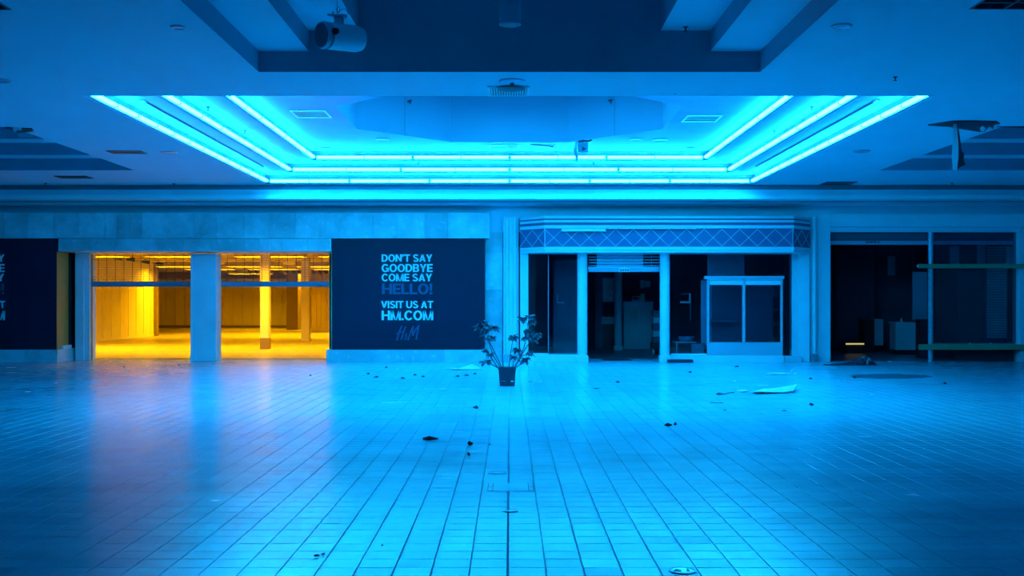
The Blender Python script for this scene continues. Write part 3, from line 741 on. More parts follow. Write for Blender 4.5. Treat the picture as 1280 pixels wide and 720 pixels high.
t = thing('lamp_strip', (X(815, 25.0), 25.05, Z(286, 25.0)), 'long unlit lamp strip on middle of diamond lattice cornice', 'lamp strip')
obj('housing', MB().box(X(758, 25), X(869, 25), 25.03, 25.1, Z(286.3, 25), Z(283.9, 25)), M['metal'], t, bevel=.006)
obj('end_cap', MB().box(X(868.6, 25), X(869.4, 25), 25.02, 25.1, Z(286.5, 25), Z(283.7, 25)), M['white'], t)
# posts
def post(x0, x1, Y, d, label, m='trim'):
    return obj('wall_post', fbox(x0, x1, Y, d, 0, Z(315.4, 25.4)), M[m], label=label, cat='post', kind='structure', bevel=.01)
post(650.2, 660.5, 25.75, .25, 'pale post at left edge of the middle shop window')
post(998, 1012.5, 25.75, .25, 'pale post at right edge of the middle shop')
post(989.5, 998, 25.9, .2, 'greyer recessed post beside the right post of middle shop', 'crown')
def round_col(xc, w_, Y, label):
    xx = X(xc, Y); r = w_/2*Y/F
    t = thing('column', (xx, Y+r, 0), label, 'column', 'round columns at the middle shop door')
    obj('shaft', MB().lathe(xx, Y+r, [(r, .16), (r, Z(315.4, 25.4))], 28), M['trim'], t, smooth=True)
    obj('base', MB().box(xx-r-.015, xx+r+.015, Y-.02, Y+2*r+.02, 0, .16), M['trim'], t, bevel=.006)
round_col(728.3, 12.6, 25.55, 'round pale column left of the middle shop doorway')
round_col(831.7, 12.4, 25.55, 'round pale column right of the middle shop doorway')
# plinths
def bplinth(x0, x1, y0, Y, d, label, m='trim'):
    return obj('baseboard_shop', fbox(x0, x1, Y, d, 0, Z(y0, Y)), M[m], label=label, cat='plinth', kind='structure', bevel=.006)
bplinth(655, 721.9, 443.3, 25.62, .35, 'low plinth below the left window of the middle shop')
bplinth(838.3, 980, 444.6, 25.62, .4, 'low plinth below the display case of the middle shop')
tag(bplinth(980.5, 1002, 445.3, 25.66, .3, 'darker low step right of the display case', 'shop_mid'), cat='step')
# left window: angled pane and front pane
zt_ = Z(316, 25.75); zb_ = Z(443, 25.75)
w1 = thing('window_1', (X(690, 25.8), 25.85, zb_), 'tall left shop window of the middle shop', 'window', kind='structure')
A = (X(660.8, 25.95), 25.95); Bq = (X(685.4, 25.72), 25.72); Cq = (X(721.8, 25.72), 25.72)
def vpane(parent, a, b, z0, z1, m, th=.012, name='pane'):
    L = math.hypot(b[0]-a[0], b[1]-a[1]); ux, uy = (b[0]-a[0])/L, (b[1]-a[1])/L; nx, ny = -uy*th, ux*th
    return obj(name, MB().prism([a, b, (b[0]+nx, b[1]+ny), (a[0]+nx, a[1]+ny)], z0, z1), m, parent)
vpane(w1, A, Bq, zb_, zt_, M['glass_dk']); vpane(w1, Bq, Cq, zb_, zt_, M['glass_dk'])
obj('mullion', MB().box(Bq[0]-.008, Bq[0]+.008, Bq[1]-.012, Bq[1]+.02, zb_, zt_), M['dim'], w1)
fm = MB(); fm.box(X(660.8, 25.74), X(721.8, 25.74), 25.72, 25.78, zb_-.01, zb_+.03); obj('sill', fm, M['trim'], w1)
# right windows
w2 = thing('window_2', (X(860, 25.8), 25.85, zb_), 'dark window between right column and display case', 'window', kind='structure')
vpane(w2, (X(838.4, 25.8), 25.8), (X(883.8, 25.8), 25.8), zb_, zt_, M['glass_dk'])
obj('sill', MB().box(X(838.4, 25.78), X(883, 25.78), 25.76, 25.82, zb_-.02, zb_+.02), M['trim'], w2)
w3 = thing('window_3', (X(935, 25.8), 25.85, Z(346, 25.8)), 'high window pane above the display case', 'window', kind='structure')
vpane(w3, (X(884, 25.86), 25.86), (X(930.2, 25.86), 25.86), Z(346, 25.86), zt_, M['glass_fr'])
vpane(w3, (X(930.6, 25.86), 25.86), (X(989.5, 25.86), 25.86), Z(346, 25.86), zt_, M['glass_dk'])
vpane(w3, (X(979, 25.9), 25.9), (X(989.5, 25.9), 25.9), 0.3, Z(346, 25.86), M['glass_dk'])
# display case
Yd = 25.7
dc = thing('display_case', (X(931, Yd), Yd+.3, Z(444.4, Yd)), 'pale framed double-pane display case in the middle shopfront', 'display case')
obj('top_bar', pbox(881, 980.5, 345, 348.8, Yd-.03, .12), M['case'], dc, bevel=.008)
obj('base_panel', pbox(884, 978.5, 428.5, 444.4, Yd, .05), M['case'], dc)
for a, b in ((883.8, 886.6), (928.2, 931.6), (975.8, 978.5)): obj('upright', pbox(a, b, 348.8, 428.5, Yd, .06), M['case'], dc, bevel=.004)
for a, b in ((886.8, 928), (931.8, 975.6)):
    obj('blind', pbox(a, b, 350.8, 356, Yd+.02, .03), M['crown'], dc)
    obj('pane', pbox(a, b, 356, 428.3, Yd+.03, .01), M['glass_fr'], dc)
    obj('rail', pbox(a, b, 348.8, 350.4, Yd, .05), M['trim'], dc)
    obj('rail', pbox(a, b, 427.6, 428.6, Yd, .04), M['metal'], dc)
obj('case_back', MB().box(X(884, Yd), X(978.5, Yd), Yd+.85, Yd+.88, .3, Z(349, Yd)), M['dim'], dc)
obj('case_floor', MB().box(X(884, Yd), X(978.5, Yd), Yd+.05, Yd+.85, Z(430, Yd)-.03, Z(430, Yd)), M['shop_mid'], dc)
obj('shelf', MB().box(X(890, Yd), X(925, Yd), Yd+.4, Yd+.8, Z(402, 26.2), Z(401, 26.2)), M['shop_mid'], dc)
obj('case_divider', MB().box(X(884, Yd), X(898, Yd), Yd+.82, Yd+.85, .4, Z(350, Yd)), M['shop_mid'], dc)
for q in range(3): obj('bracket', MB().box(X(968, 26.3), X(975, 26.3), 26.3, 26.45, Z(385+18*q, 26.3), Z(371+18*q, 26.3)), M['black2'], dc)
tag(obj('grass_strip', MB().box(X(950, 26.1), X(966, 26.1), 26.1, 26.3, Z(428, 26), Z(428, 26)+.03), M['green']), 'small green scrap lying in the right pane of display case', 'scrap')
# doorway shutter
sh = thing('roller_shutter', (X(780, 25.9), 25.9, Z(340, 25.9)), 'rolled-up slatted shutter over the middle shop doorway', 'shutter')
Ys = 25.9
for k in range(5):
    a = 316+3.65*k
    obj('slat', pbox(746, 804, a, a+3.2, Ys, .03), M['slat'], sh, bevel=.006)
    for c, d in ((736, 745.6), (804.4, 825)): obj('side_rod', pbox(c, d, a+1, a+2, Ys+.02, .015), M['slat'], sh)
obj('bottom_bar', pbox(735, 825, 334.3, 339.8, Ys-.05, .08), M['slat'], sh, bevel=.006)
obj('top_lip', pbox(735, 825, 333.6, 334.8, Ys-.06, .09), M['trim'], sh)
obj('rod', pbox(814, 814.6, 316, 334, Ys+.01, .01), M['slat'], sh)
st = obj('sticker', pbox(773.8, 787.2, 334.4, 339.9, Ys-.058, .006), M['letter'], sh, label='pale notice sticker')
for k in range(4): obj('print', pbox(775.3+3*k, 777.3+3*k, 336.6, 338.7, Ys-.06, .002), M['band'], st)
obj('arrow', MB().plate([(X(778, Ys), Z(336, Ys)), (X(780.6, Ys), Z(332.6, Ys)), (X(782.6, Ys), Z(336, Ys))], Ys-.064, Ys-.058), M['letter'], st)
# interior of the middle shop
Yi = 32.8
pt = thing('partition', (X(761, Yi), Yi+.1, 0), 'dim partition with a small window seen through the doorway', 'partition')
obj('panel', fbox(744, 753, Yi, .1, 0, 2.3), M['shop_dark'], pt)
obj('pane', pbox(753.5, 767.5, 349, 377, Yi+.05, .02), M['ghost'], pt)
obj('frame', pbox(753, 768, 347, 349, Yi, .08), M['slat'], pt); obj('frame', pbox(753, 754.6, 349, 377, Yi, .08), M['slat'], pt)
obj('frame', pbox(753, 768, 377, 378.2, Yi, .08), M['shop_dark'], pt)
obj('catch', pbox(755, 758, 373.5, 377, Yi-.03, .03), M['trim'], pt); obj('catch', pbox(766, 768, 358, 362, Yi-.03, .03), M['trim'], pt)
obj('sill', pbox(752, 768, 396, 405, Yi-.02, .12), M['shop_mid'], pt)
obj('lower_panel', pbox(753, 768, 405, 436, Yi, .1), M['black2'], pt)
t = thing('shop_column', (X(773.5, 31.9), 32.05, 0), 'dim round column with pale base deep in middle shop', 'column')
rc = 5*31.9/F
obj('shaft', MB().lathe(X(773.5, 31.9), 32.05, [(rc, .1), (rc, 2.9)], 18), M['shop_mid'], t, smooth=True)
obj('base', MB().box(X(768, 31.8), X(779, 31.8), 31.85, 32.25, 0, .12), M['trim'], t)
ct = thing('counter_unit', (X(798, Yi), Yi+.3, 0), 'grey service counter seen through the middle shop doorway', 'counter')
obj('body', pbox(779.5, 816, 384.5, 436.5, Yi-.1, .6), M['shop_mid'], ct)
for a, b in ((780, 798.6), (799.4, 815.6)): obj('door', pbox(a, b, 385.5, 406, Yi-.13, .03), M['shop_mid'], ct)
obj('front_panel', pbox(780, 815.6, 407, 436, Yi-.12, .03), M['shop_mid'], ct)
obj('handle', pbox(798.4, 799.5, 386, 405, Yi-.17, .03), M['trim'], ct)
obj('worktop', pbox(779, 816.5, 377, 384.5, Yi-.15, .7), M['slat'], ct)
for a, b, c, d, nm, l in ((800.5, 806, 350, 360.5, 'wall_panel', 'taller pale panel hanging above the service counter'), (806.8, 813, 351, 359, 'wall_panel', 'wider pale panel with a mark above the service counter'),
                   (800.5, 806, 367, 376.5, 'countertop_box', 'pale box standing on the service counter')):
    tag(obj(nm, pbox(a, b, c, d, Yi+(.1 if c < 365 else 0), .12), M['ghost']), l, 'panel' if c < 365 else 'box')
t = thing('picture_frame', (X(795, Yi), Yi+.05, Z(376.5, Yi)), 'small grey rectangular frame standing on the service counter', 'frame')
for a, b, c, d in ((790, 800, 370, 371.3), (790, 800, 375, 376.4), (790, 791.2, 371.3, 375), (798.8, 800, 371.3, 375)): obj('rail', pbox(a, b, c, d, Yi, .03), M['slat'], t)
obj('pane', pbox(791.2, 798.8, 371.3, 375, Yi+.01, .01), M['black2'], t)
for k in range(5):
    tag(obj('storage_box', pbox(816.8, 824.5, 388+8.5*k, 395.6+8.5*k, 29.8+.05*(k % 2), .4), M['shop_mid' if k % 2 else 'shop_dark']),
        f'dim storage box stacked by right edge of middle doorway, {ORD[k]} from top', 'box', 'boxes stacked in the middle doorway')
t = thing('wheeled_cart', (X(819, 29.5), 29.6, 0), 'dark low wheeled cart just inside the middle doorway', 'cart')
obj('tray', MB().box(X(814.5, 29.5), X(824.5, 29.5), 29.3, 29.75, .16, .32), M['black2'], t)
for xx in (816.5, 822.5):
    wx = X(xx, 29.4); obj('wheel', MB().tube([(wx-.02, 29.4, .08), (wx+.02, 29.4, .08)], .08, 12), M['trim' if xx < 820 else 'dark'], t)
tag(obj('doormat', MB().box(X(752, 27), X(786, 27), 26.3, 27.0, 0.0025, .014), M['black2'], bevel=.004), 'black rubber mat on the floor of the middle doorway', 'mat')
# things behind the right window
t = thing('wall_bracket', (X(857, 27.5), 27.5, Z(379, 27.5)), 'bright L-shaped bracket behind the window right of the doorway', 'bracket')
obj('bar', pbox(850.5, 863.5, 376.5, 379, 27.5, .04), M['white'], t); obj('bar', pbox(861.8, 863.5, 367, 376.5, 27.5, .04), M['white'], t)
obj('bar', pbox(851, 861.5, 367.3, 368, 27.5, .03), M['slat'], t); obj('rod', pbox(862.6, 863.2, 379, 401, 27.5, .02), M['slat'], t)
t = thing('wall_bracket', (X(700, 27.5), 27.5, Z(379, 27.5)), 'dim L-shaped bracket behind the left shop window', 'bracket')
obj('bar', pbox(696.5, 705.5, 377.6, 379, 27.5, .04), M['slat'], t); obj('bar', pbox(696.5, 697.4, 368, 377.6, 27.5, .04), M['slat'], t)
for a, b, c, d, Y_ in ((692, 722, 325, 446.0, 28.2),):
    pp = obj('window_screen', pbox(a, b, c, d, Y_, .05), M['shop_dark'], label='dim upright panel behind the left shop window', cat='panel')
    obj('frame', pbox(a, a+1.2, c, d, Y_-.03, .03), M['slat_dk'], pp); obj('frame', pbox(a+1.2, b, c, c+2, Y_-.03, .03), M['slat_dk'], pp)
    for q in range(3): obj('inner_panel', pbox(a+3+9*q, a+11+9*q, c+6, d-4, Y_-.02, .02), M['slat_dk'], pp)
t = thing('side_table', (X(858, 27.6), 27.7, 0), 'dim low table behind the window right of the doorway', 'table')
obj('top', MB().box(X(843, 27.6), X(870, 27.6), 27.5, 27.95, .38, .41), M['shop_mid'], t)
for a in (845, 867): obj('leg', MB().box(X(a, 27.6), X(a+1.5, 27.6), 27.55, 27.6, 0, .38), M['shop_mid'], t)
bx_ = X(858, 27.7)
tag(obj('basin', MB().lathe(bx_, 27.7, [(.12, .411), (.19, .46), (.21, .54), (.19, .54), (.12, .44)], 20), M['slat'], smooth=True), 'shallow pale basin on the low table behind the window', 'basin')
tag(obj('bottle', MB().lathe(X(872, 27.2), 27.2, [(.03, .0), (.035, .2), (.012, .28), (.012, .34)], 10), M['trim'], smooth=True), 'slim pale bottle behind the window beside the low table', 'bottle')
tag(obj('patterned_box', MB().box(X(865.5, 26.05), X(879, 26.05), 25.98, 26.2, 0, Z(430, 26.05)), M['pattern'], bevel=.01), 'box with small white pattern behind the window', 'box')
tag(obj('window_panel', MB().box(X(884.5, 26.3), X(930, 26.3), 26.3, 26.34, Z(348, 26.3), 2.93), M['shop_mid']), 'mid-blue panel above the left pane of display case', 'panel')
obj('wall_shop_partition', MB().box(X(885, 28.5), X(990, 28.5), 28.5, 28.6, 0, 2.95), M['shop_dark'], label='dim inner wall behind the display case', cat='wall', kind='structure')
tag(obj('door_sill', MB().box(X(834, 25.45), X(866, 25.45), 25.38, 25.6, 0, .075), M['plastic'], bevel=.006), 'dark flat block on the floor before the right window', 'block')

# ------------------------------------------------------------------ right shop
RX0 = X(1038, 25.95)
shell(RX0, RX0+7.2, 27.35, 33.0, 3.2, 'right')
obj('floor', MB().box(RX0, RX, 26.2, 27.36, -.1, .0015), M['shop_floor'], label='dark floor strip at the right shop opening', cat='floor', kind='structure')
rf = obj('wall_right_fascia', pbox(1038, 1370, 267.3, 283.3, 25.85, .5), M['trim'], label='plain pale fascia above the right dark shop', cat='fascia', kind='structure')
for i, px in enumerate((1070, 1131, 1193, 1253)):
    t = thing('downlight', (X(px, 26.0), 26.0, Z(283.3, 25.85)-.02), f'tiny downlight under the right fascia, {ORD[i]} from left', 'downlight', 'tiny downlights under the right fascia')
    obj('ring', MB().lathe(X(px, 26.0), 26.0, [(.03, Z(283.3, 25.85)-.02), (.035, Z(283.3, 25.85))], 12), M['spot'], t)
rs = thing('roller_shutter', (X(1160, 26.2), 26.25, Z(306, 26.2)), 'long dark shutter box and bar across the right shop', 'shutter')
obj('bottom_bar', pbox(1038, 1276, 301, 305.8, 26.15, .08), M['slat'], rs, bevel=.006)
for k in range(6): obj('slat', pbox(1038.5, 1276, 287+2.35*k, 289.1+2.35*k, 26.25, .03), M['slat_dk'], rs, bevel=.004)
lm = MB()
for k, (a, b) in enumerate(((1082.5, 1085), (1085.6, 1087), (1087.6, 1090), (1090.4, 1092), (1092.6, 1095.4), (1097, 1099))): pbox(a, b, 301.6+.2*(k % 2), 303.4, 26.148, .002, lm)
obj('print', lm, M['black2'], rs, label='small worn black lettering')
tag(obj('bracket', pbox(1093, 1100, 288, 290, 26.1, .08), M['trim'], bevel=.005), 'small pale bracket above the right shutter bar', 'bracket')
obj('wall_post', fbox(1275.5, 1300, 25.9, .4, 0, Z(283, 25.9)), M['crown'], label='pale post at the far right of the right shop', cat='post', kind='structure')
# slatted shutters at the back of the shop, dim panels
def back_shutter(x0, x1, y0, y1, Y, label, step=2.6, m='slat_dk'):
    t = thing('slatted_screen', (X((x0+x1)/2, Y), Y, max(Z(y1, Y), 0)), label, 'shutter')
    obj('frame', MB().box(X(x0-.8, Y), X(x0, Y), Y-.02, Y+.03, 0.002, Z(y0, Y)), M['shop_dark'], t)
    obj('frame', MB().box(X(x1, Y), X(x1+.8, Y), Y-.02, Y+.03, 0.002, Z(y0, Y)), M['shop_dark'], t)
    obj('backing', pbox(x0, x1, y0, y1, Y+.03, .02), M['shop_dark'], t)
    a = y0
    while a < y1-step*.5:
        mb = MB(); z0, z1_ = max(Z(a+step*.8, Y), 0), Z(a, Y); xa, xb = X(x0, Y), X(x1, Y)
        mb.v = [(xa, Y-.02, z0), (xb, Y-.02, z0), (xb, Y+.01, z1_), (xa, Y+.01, z1_), (xa, Y+.02, z0), (xb, Y+.02, z0), (xb, Y+.03, z1_), (xa, Y+.03, z1_)]
        mb.f = [(0,1,2,3),(5,4,7,6),(4,5,1,0),(3,2,6,7),(4,0,3,7),(1,5,6,2)]
        obj('slat', mb, M[m], t); a += step
back_shutter(1047, 1092, 312, 426, 31.5, 'dim slatted shutter at left rear of the right shop', 3.2)
back_shutter(1199, 1226, 308, 424, 30.2, 'dim slatted shutter behind glass, left of pair', 3.2)
back_shutter(1233, 1258, 308, 424, 29.5, 'dim slatted shutter behind glass, right of pair', 3.2, 'shop_mid')
for a, b, c, d, Y_, m, l in ((1141, 1159, 340, 400, 28.2, 'dim', 'dim blue upright panel left of the speckled pole'),
                     (1188, 1199, 308, 332, 28.6, 'dim', 'narrow dim panel high behind the glass right of pole'),
                     (1222, 1232, 306, 335, 28.4, 'dim', 'narrow paler panel high behind the glass, middle one'),
                     (1258.5, 1271, 308, 333, 28.0, 'shop_mid', 'brightest narrow panel high behind the glass, far right'),
                     (1110, 1119, 320, 344, 30.5, 'dim', 'small dim hanging panel at back of the right shop')):
    t = thing('shop_banner', (X((a+b)/2, Y_), Y_, Z(d, Y_)), l, 'banner')  # plain dim panels hung on added rods
    obj('sheet', pbox(a, b, c, d, Y_, .05), M[m], t)
    for px in (a+1, b-1): obj('hanger', MB().box(X(px, Y_)-.008, X(px, Y_)+.008, Y_+.015, Y_+.03, Z(c, Y_)-.02, 3.2), M['dark'], t)
t = thing('counter_block', (X(1132, 29.5), 29.8, 0), 'dim boxy counter in the dark right shop', 'counter')
obj('front', fbox(1119.5, 1148, 29.5, .05, 0.12, Z(404, 29.5)), M['shop_mid'], t)
obj('side', MB().prism([(X(1112, 30), 30), (X(1119.3, 29.5), 29.5), (X(1119.3, 30.0), 30.0)], .12, Z(404, 29.5)), M['shop_mid'], t)
obj('top', MB().prism([(X(1119.5, 29.5), 29.5), (X(1148, 29.5), 29.5), (X(1148, 30), 30.1), (X(1112, 30), 30.1)], Z(404, 29.5), Z(404, 29.5)+.03), M['shop_mid'], t)
obj('kickboard', fbox(1121, 1147, 29.56, .4, 0, .12), M['black2'], t)
bx_ = X(1126.5, 29.7); z0 = Z(404, 29.5)+.03
tag(obj('bottle', MB().lathe(bx_, 29.7, [(.035, z0), (.035, z0+.07), (.015, z0+.09), (.015, z0+.12)], 10), M['spot'], smooth=True), 'small pale bottle on the boxy counter', 'bottle')
t = thing('cabinet', (X(1092, 30.6), 30.8, 0), 'dim narrow cabinet left of the boxy counter', 'cabinet')
obj('body', fbox(1080.5, 1093, 30.6, .5, 0, Z(399, 30.6)), M['black2'], t); obj('door', fbox(1093.3, 1104, 30.6, .5, .2, Z(399, 30.6)), M['shop_mid'], t)
t = thing('floor_lamp_bar', (X(1069, 30.2), 30.2, 0), 'short glowing yellow lamp bar near floor in right shop', 'lamp')
obj('lamp', pbox(1057.5, 1080.3, 429.0, 430.8, 30.2, .03), M['yellow'], t); obj('stand', fbox(1058, 1080, 30.25, .03, 0, Z(429, 30.2)), M['black2'], t)
# pole and green-edged display shelves
Yp = 26.05; xp = X(1163.3, Yp); rp = 3.0*Yp/F
t = thing('display_pole', (xp, Yp, 0), 'round pole with speckled middle in front of the right shop', 'pole')
obj('upper_tube', MB().lathe(xp, Yp, [(rp, Z(335, Yp)), (rp, Z(288, Yp))], 16), M['slat'], t, smooth=True)
obj('speckled_sleeve', MB().lathe(xp, Yp, [(rp*1.02, Z(430, Yp)), (rp*1.02, Z(335, Yp))], 16), M['pole'], t, smooth=True)
obj('foot_tube', MB().lathe(xp, Yp, [(rp, 0), (rp, Z(430, Yp))], 16), M['slat'], t, smooth=True)
t = thing('display_shelf', (X(1215, 25.8), 26.1, Z(437, 25.8)), 'green-edged glass display shelf low beside the pole', 'shelf')
obj('edge', pbox(1148.5, 1290, 430.5, 437.3, 25.78, .05), M['green'], t, bevel=.006)
obj('shelf_top', MB().prism([(X(1168, 25.83), 25.83), (X(1290, 25.83), 25.83), (X(1290, 25.83), 26.75), (X(1168, 26.75), 26.75)], Z(432, 25.8), Z(430.5, 25.8)), M['shop_mid'], t)
obj('support', MB().prism([(X(1200, 26), 26.3), (X(1262, 26), 26.05), (X(1270, 26), 26.15), (X(1262, 26), 26.4)], 0.002, Z(437, 25.8)), M['black2'], t)
for px in (1213, 1239, 1270): obj('clamp', pbox(px-.6, px+.6, 428.6, 430.4, 26.0, .04), M['spot'], t)
t = thing('display_rail', (X(1215, 25.8), 25.9, Z(336, 25.8)), 'green-edged glass rail high beside the pole', 'rail')
obj('edge', pbox(1148.5, 1290, 330, 335.3, 25.78, .05), M['green'], t, bevel=.006)
obj('shelf_top', MB().box(X(1149, 25.83), X(1290, 25.83), 25.83, 25.98, Z(334, 25.8), Z(331, 25.8)), M['shop_mid'], t)
wg = thing('window_4', (X(1222, 26.1), 26.15, Z(430, 26.1)), 'tinted glass between the two green-edged shelves', 'window', kind='structure')
for a, b in ((1167.5, 1184), (1184.4, 1229), (1229.4, 1274)): obj('pane', pbox(a, b, 336, 430, 26.12, .01), M['glass_dk'], wg)
for a, b in ((1168, 1222.5), (1223, 1275)): obj('pane', pbox(a, b, 287, 330, 26.12, .01), M['glass'], wg)
tag(obj('shelf_block', fbox(1150, 1183, 27.5, .3, 0.002, Z(399, 27.5)), M['black2']), 'black box behind the pole above the lower shelf', 'box')

# ------------------------------------------------------------------ ceiling fittings
def frame_parts(t, x0, x1, y0, y1, z, fw, m, slats, ax='x', ms=None, drop=.012):
    mb = MB(); mb.box(x0, x1, y0, y0+fw, z-drop, z); mb.box(x0, x1, y1-fw, y1, z-drop, z); mb.box(x0, x0+fw, y0+fw, y1-fw, z-drop, z); mb.box(x1-fw, x1, y0+fw, y1-fw, z-drop, z)
    obj('frame', mb, m, t); obj('backing', MB().box(x0+fw, x1-fw, y0+fw, y1-fw, z-.003, z-.001), M['dark'], t)
    for k in range(slats):
        if ax == 'x':
            yy = y0+fw+(y1-y0-2*fw)*(k+.5)/slats; d = (y1-y0)/slats*.28
            obj('slat', MB().quad((x0+fw, yy-d, z-.012), (x1-fw, yy-d, z-.012), (x1-fw, yy+d, z-.004), (x0+fw, yy+d, z-.004)), ms or m, t)
        else:
            xx = x0+fw+(x1-x0-2*fw)*(k+.5)/slats; d = (x1-x0)/slats*.22
            obj('slat', MB().box(xx-d, xx+d, y0+fw, y1-fw, z-.014, z-.004), ms or m, t)
def vent(px0, px1, py_far, py_near, H, label, slats=4, ax='x', m='white', group=None, fw=.03):
    z = CH+H; y1 = F*H/(CY-py_far); y0 = F*H/(CY-py_near); ym = (y0+y1)/2
    x0, x1 = X(px0, ym), X(px1, ym)
    t = thing('ceiling_vent', ((x0+x1)/2, ym, z-.014), label, 'ceiling vent', group or 'ceiling vents')
    frame_parts(t, x0, x1, y0, y1, z-.001, fw, M[m], slats, ax); return t
vent(610, 661.5, 119.2, 107.5, 2.6, 'slatted ceiling vent at the near edge of the cove', 14, 'y')
vent(367, 411, 146.8, 138, 3.17, 'pale slatted vent inside the cove, left of octagon', 4)
vent(855, 899, 152, 144, 3.17, 'pale slatted vent inside the cove, right of octagon', 4)
vent(611.5, 649, 185, 180.5, 3.17, 'pale slatted vent inside the cove, beyond the octagon', 3)
vent(137, 180, 191.6, 188, 2.6, 'dark flush vent left of the cove near round fitting', 2, m='dark')
vent(72, 112, 222.4, 219.6, 2.6, 'dark flush vent near bulkhead below left coffer', 2, m='dark')
vent(1029, 1067, 230.4, 227, 2.6, 'dark flush vent near bulkhead right of the cove', 2, m='dark')
def disc(px, py, wpx, H, label, m='dark', name='downlight', cat='downlight', group='round recessed ceiling fittings'):
    z = CH+H; y = F*H/(CY-py); x = X(px, y); r = wpx/2*y/F
    t = thing(name, (x, y, z-.02), label, cat, group)
    obj('ring', MB().lathe(x, y, [(r*.75, z-.012), (r*.85, z-.02), (r, z-.012), (r, z)], 20), M['metal'], t, smooth=True)
    obj('lens', MB().lathe(x, y, [(r*.8, z-.010), (r*.8, z-.006)], 20), M[m], t)
disc(211, 190.3, 21, 2.6, 'round dark recessed fitting left of the cove')
disc(1077, 188.5, 21, 2.6, 'round dark recessed fitting right of the cove')
disc(477, 174, 17, 3.17, 'round recessed fitting inside cove, left of centre nearest octagon')
disc(407, 185.3, 14, 3.17, 'round dark recessed fitting inside cove at far left')
disc(795, 174, 17, 3.17, 'round recessed fitting inside cove, right of centre nearest octagon')
disc(864, 185, 13, 3.17, 'round dark recessed fitting inside cove at far right')
disc(0, 100, 26, 2.6, 'round dark recessed fitting cut by the left edge')
disc(222, 33, 18, 2.6, 'faint pale round fitting in the upper left ceiling', 'ceil')
disc(1052, 32, 26, 2.6, 'faint pale round fitting in the upper right ceiling', 'ceil')
disc(825, 174.5, 20, 3.17, 'faint pale round plate beside recessed fitting in right of cove', 'cove')
def sprinkler(px, py, H, label, s=1.0):
    z = CH+H; y = F*H/(CY-py); x = X(px, y)
    t = thing('sprinkler_head', (x, y, z-.07*s), label, 'sprinkler', 'ceiling sprinkler heads')
    obj('rosette', MB().lathe(x, y, [(.02*s, z-.02*s), (.045*s, z-.004), (.045*s, z)], 12), M['dark'], t)
    obj('stem', MB().lathe(x, y, [(.01*s, z-.06*s), (.015*s, z-.01*s)], 8), M['dark'], t)
    obj('deflector', MB().lathe(x, y, [(.03*s, z-.07*s), (.03*s, z-.06*s)], 12), M['dark'], t)
sprinkler(1119, 96, 2.6, 'small dark sprinkler on ceiling near the right of cove', .65)
sprinkler(857, 33.5, 3.07, 'small dark sprinkler on right ledge of foreground coffer', .7)
sprinkler(260, 133.5, 2.79, 'tiny dark fitting on left lower cove ledge, nearer', .8)
sprinkler(306, 163, 2.98, 'tiny dark fitting on left upper cove ledge, farther', .8)
sprinkler(1015, 133.5, 2.98, 'tiny dark fitting on right cove ledge, nearer', .8)
sprinkler(968, 163, 2.98, 'tiny dark fitting on right cove ledge, farther', .8)
sprinkler(523, 203, 2.98, 'tiny dark fitting on far cove ledge left of centre', .7)
sprinkler(742, 203, 2.98, 'tiny dark fitting on far cove ledge right of centre', .7)
sprinkler(217, 229.5, 2.6, 'tiny dark fitting beside bulkhead, left', .8)
sprinkler(1190, 228.5, 2.6, 'tiny dark fitting beside bulkhead, right', .8)
sprinkler(57, 228.8, 2.6, 'tiny dark fitting beside bulkhead, far left', .8)
# slots in the lower cove ledge
for sx, l in ((-1, 'left'), (1, 'right')):
    t = thing('track_slot', (sx*5.09, 18.5, HZ[1]-.02), f'long dark track along the {l} lower ledge of cove', 'track')
    obj('rail', MB().box(sx*5.09-.018, sx*5.09+.018, 15.25, 22.6, HZ[1]-.018, HZ[1]-.001), M['dark'], t)
    obj('end_cap', MB().box(sx*5.09-.04, sx*5.09+.04, 15.15, 15.25, HZ[1]-.02, HZ[1]-.001), M['slat'], t)
# round detector on its stem in front of the near vent
yd = 12.9; xd = X(640, yd)
t = thing('ceiling_detector', (xd, yd, CZ-.07), 'round flat detector disc on ceiling above the near vent', 'detector')
obj('disc', MB().lathe(xd, yd, [(.10, CZ-.03), (.155, CZ-.018), (.155, CZ-.001)], 24), M['slat'], t, smooth=True)
obj('stem', MB().lathe(xd, yd, [(.012, CZ-.075), (.03, CZ-.028)], 10), M['dark'], t)
t = thing('hanging_dish', (X(639, 13.25), 13.25, CZ-.06), 'dark shallow dish hanging below the near ceiling vent', 'dish')
obj('dish', MB().lathe(X(639, 13.3), 13.3, [(.05, CZ-.045), (.12, CZ-.035), (.17, CZ-.025)], 20), M['black2'], t, smooth=True)
# louvred ceiling light boxes
def troffer(x0, x1, y0, y1, nx, ny, label):
    t = thing('louvre_light', ((x0+x1)/2, (y0+y1)/2, CZ), label, 'ceiling light', 'unlit louvred ceiling lights')
    mb = MB(); riser(mb, (x0, x1, y0, y1), CZ, CZ+.14); mb.quad((x0,y0,CZ+.14),(x0,y1,CZ+.14),(x1,y1,CZ+.14),(x1,y0,CZ+.14)); obj('body', mb, M['metal'], t)
    for k in range(nx+1):
        x = x0+(x1-x0)*k/nx; obj('louvre', MB().box(x-.012, x+.012, y0, y1, CZ-.004, CZ+.06), M['dark'], t)
    for k in range(ny+1):
        y = y0+(y1-y0)*k/ny; obj('louvre', MB().box(x0, x1, y-.012, y+.012, CZ-.004, CZ+.05), M['dark'], t)
troffer(4.09, 5.30, 8.5, 9.73, 4, 6, 'dark unlit louvred light at the top right corner')
troffer(-5.65, -4.44, 8.5, 9.75, 4, 6, 'dark unlit louvred light at the top left corner')
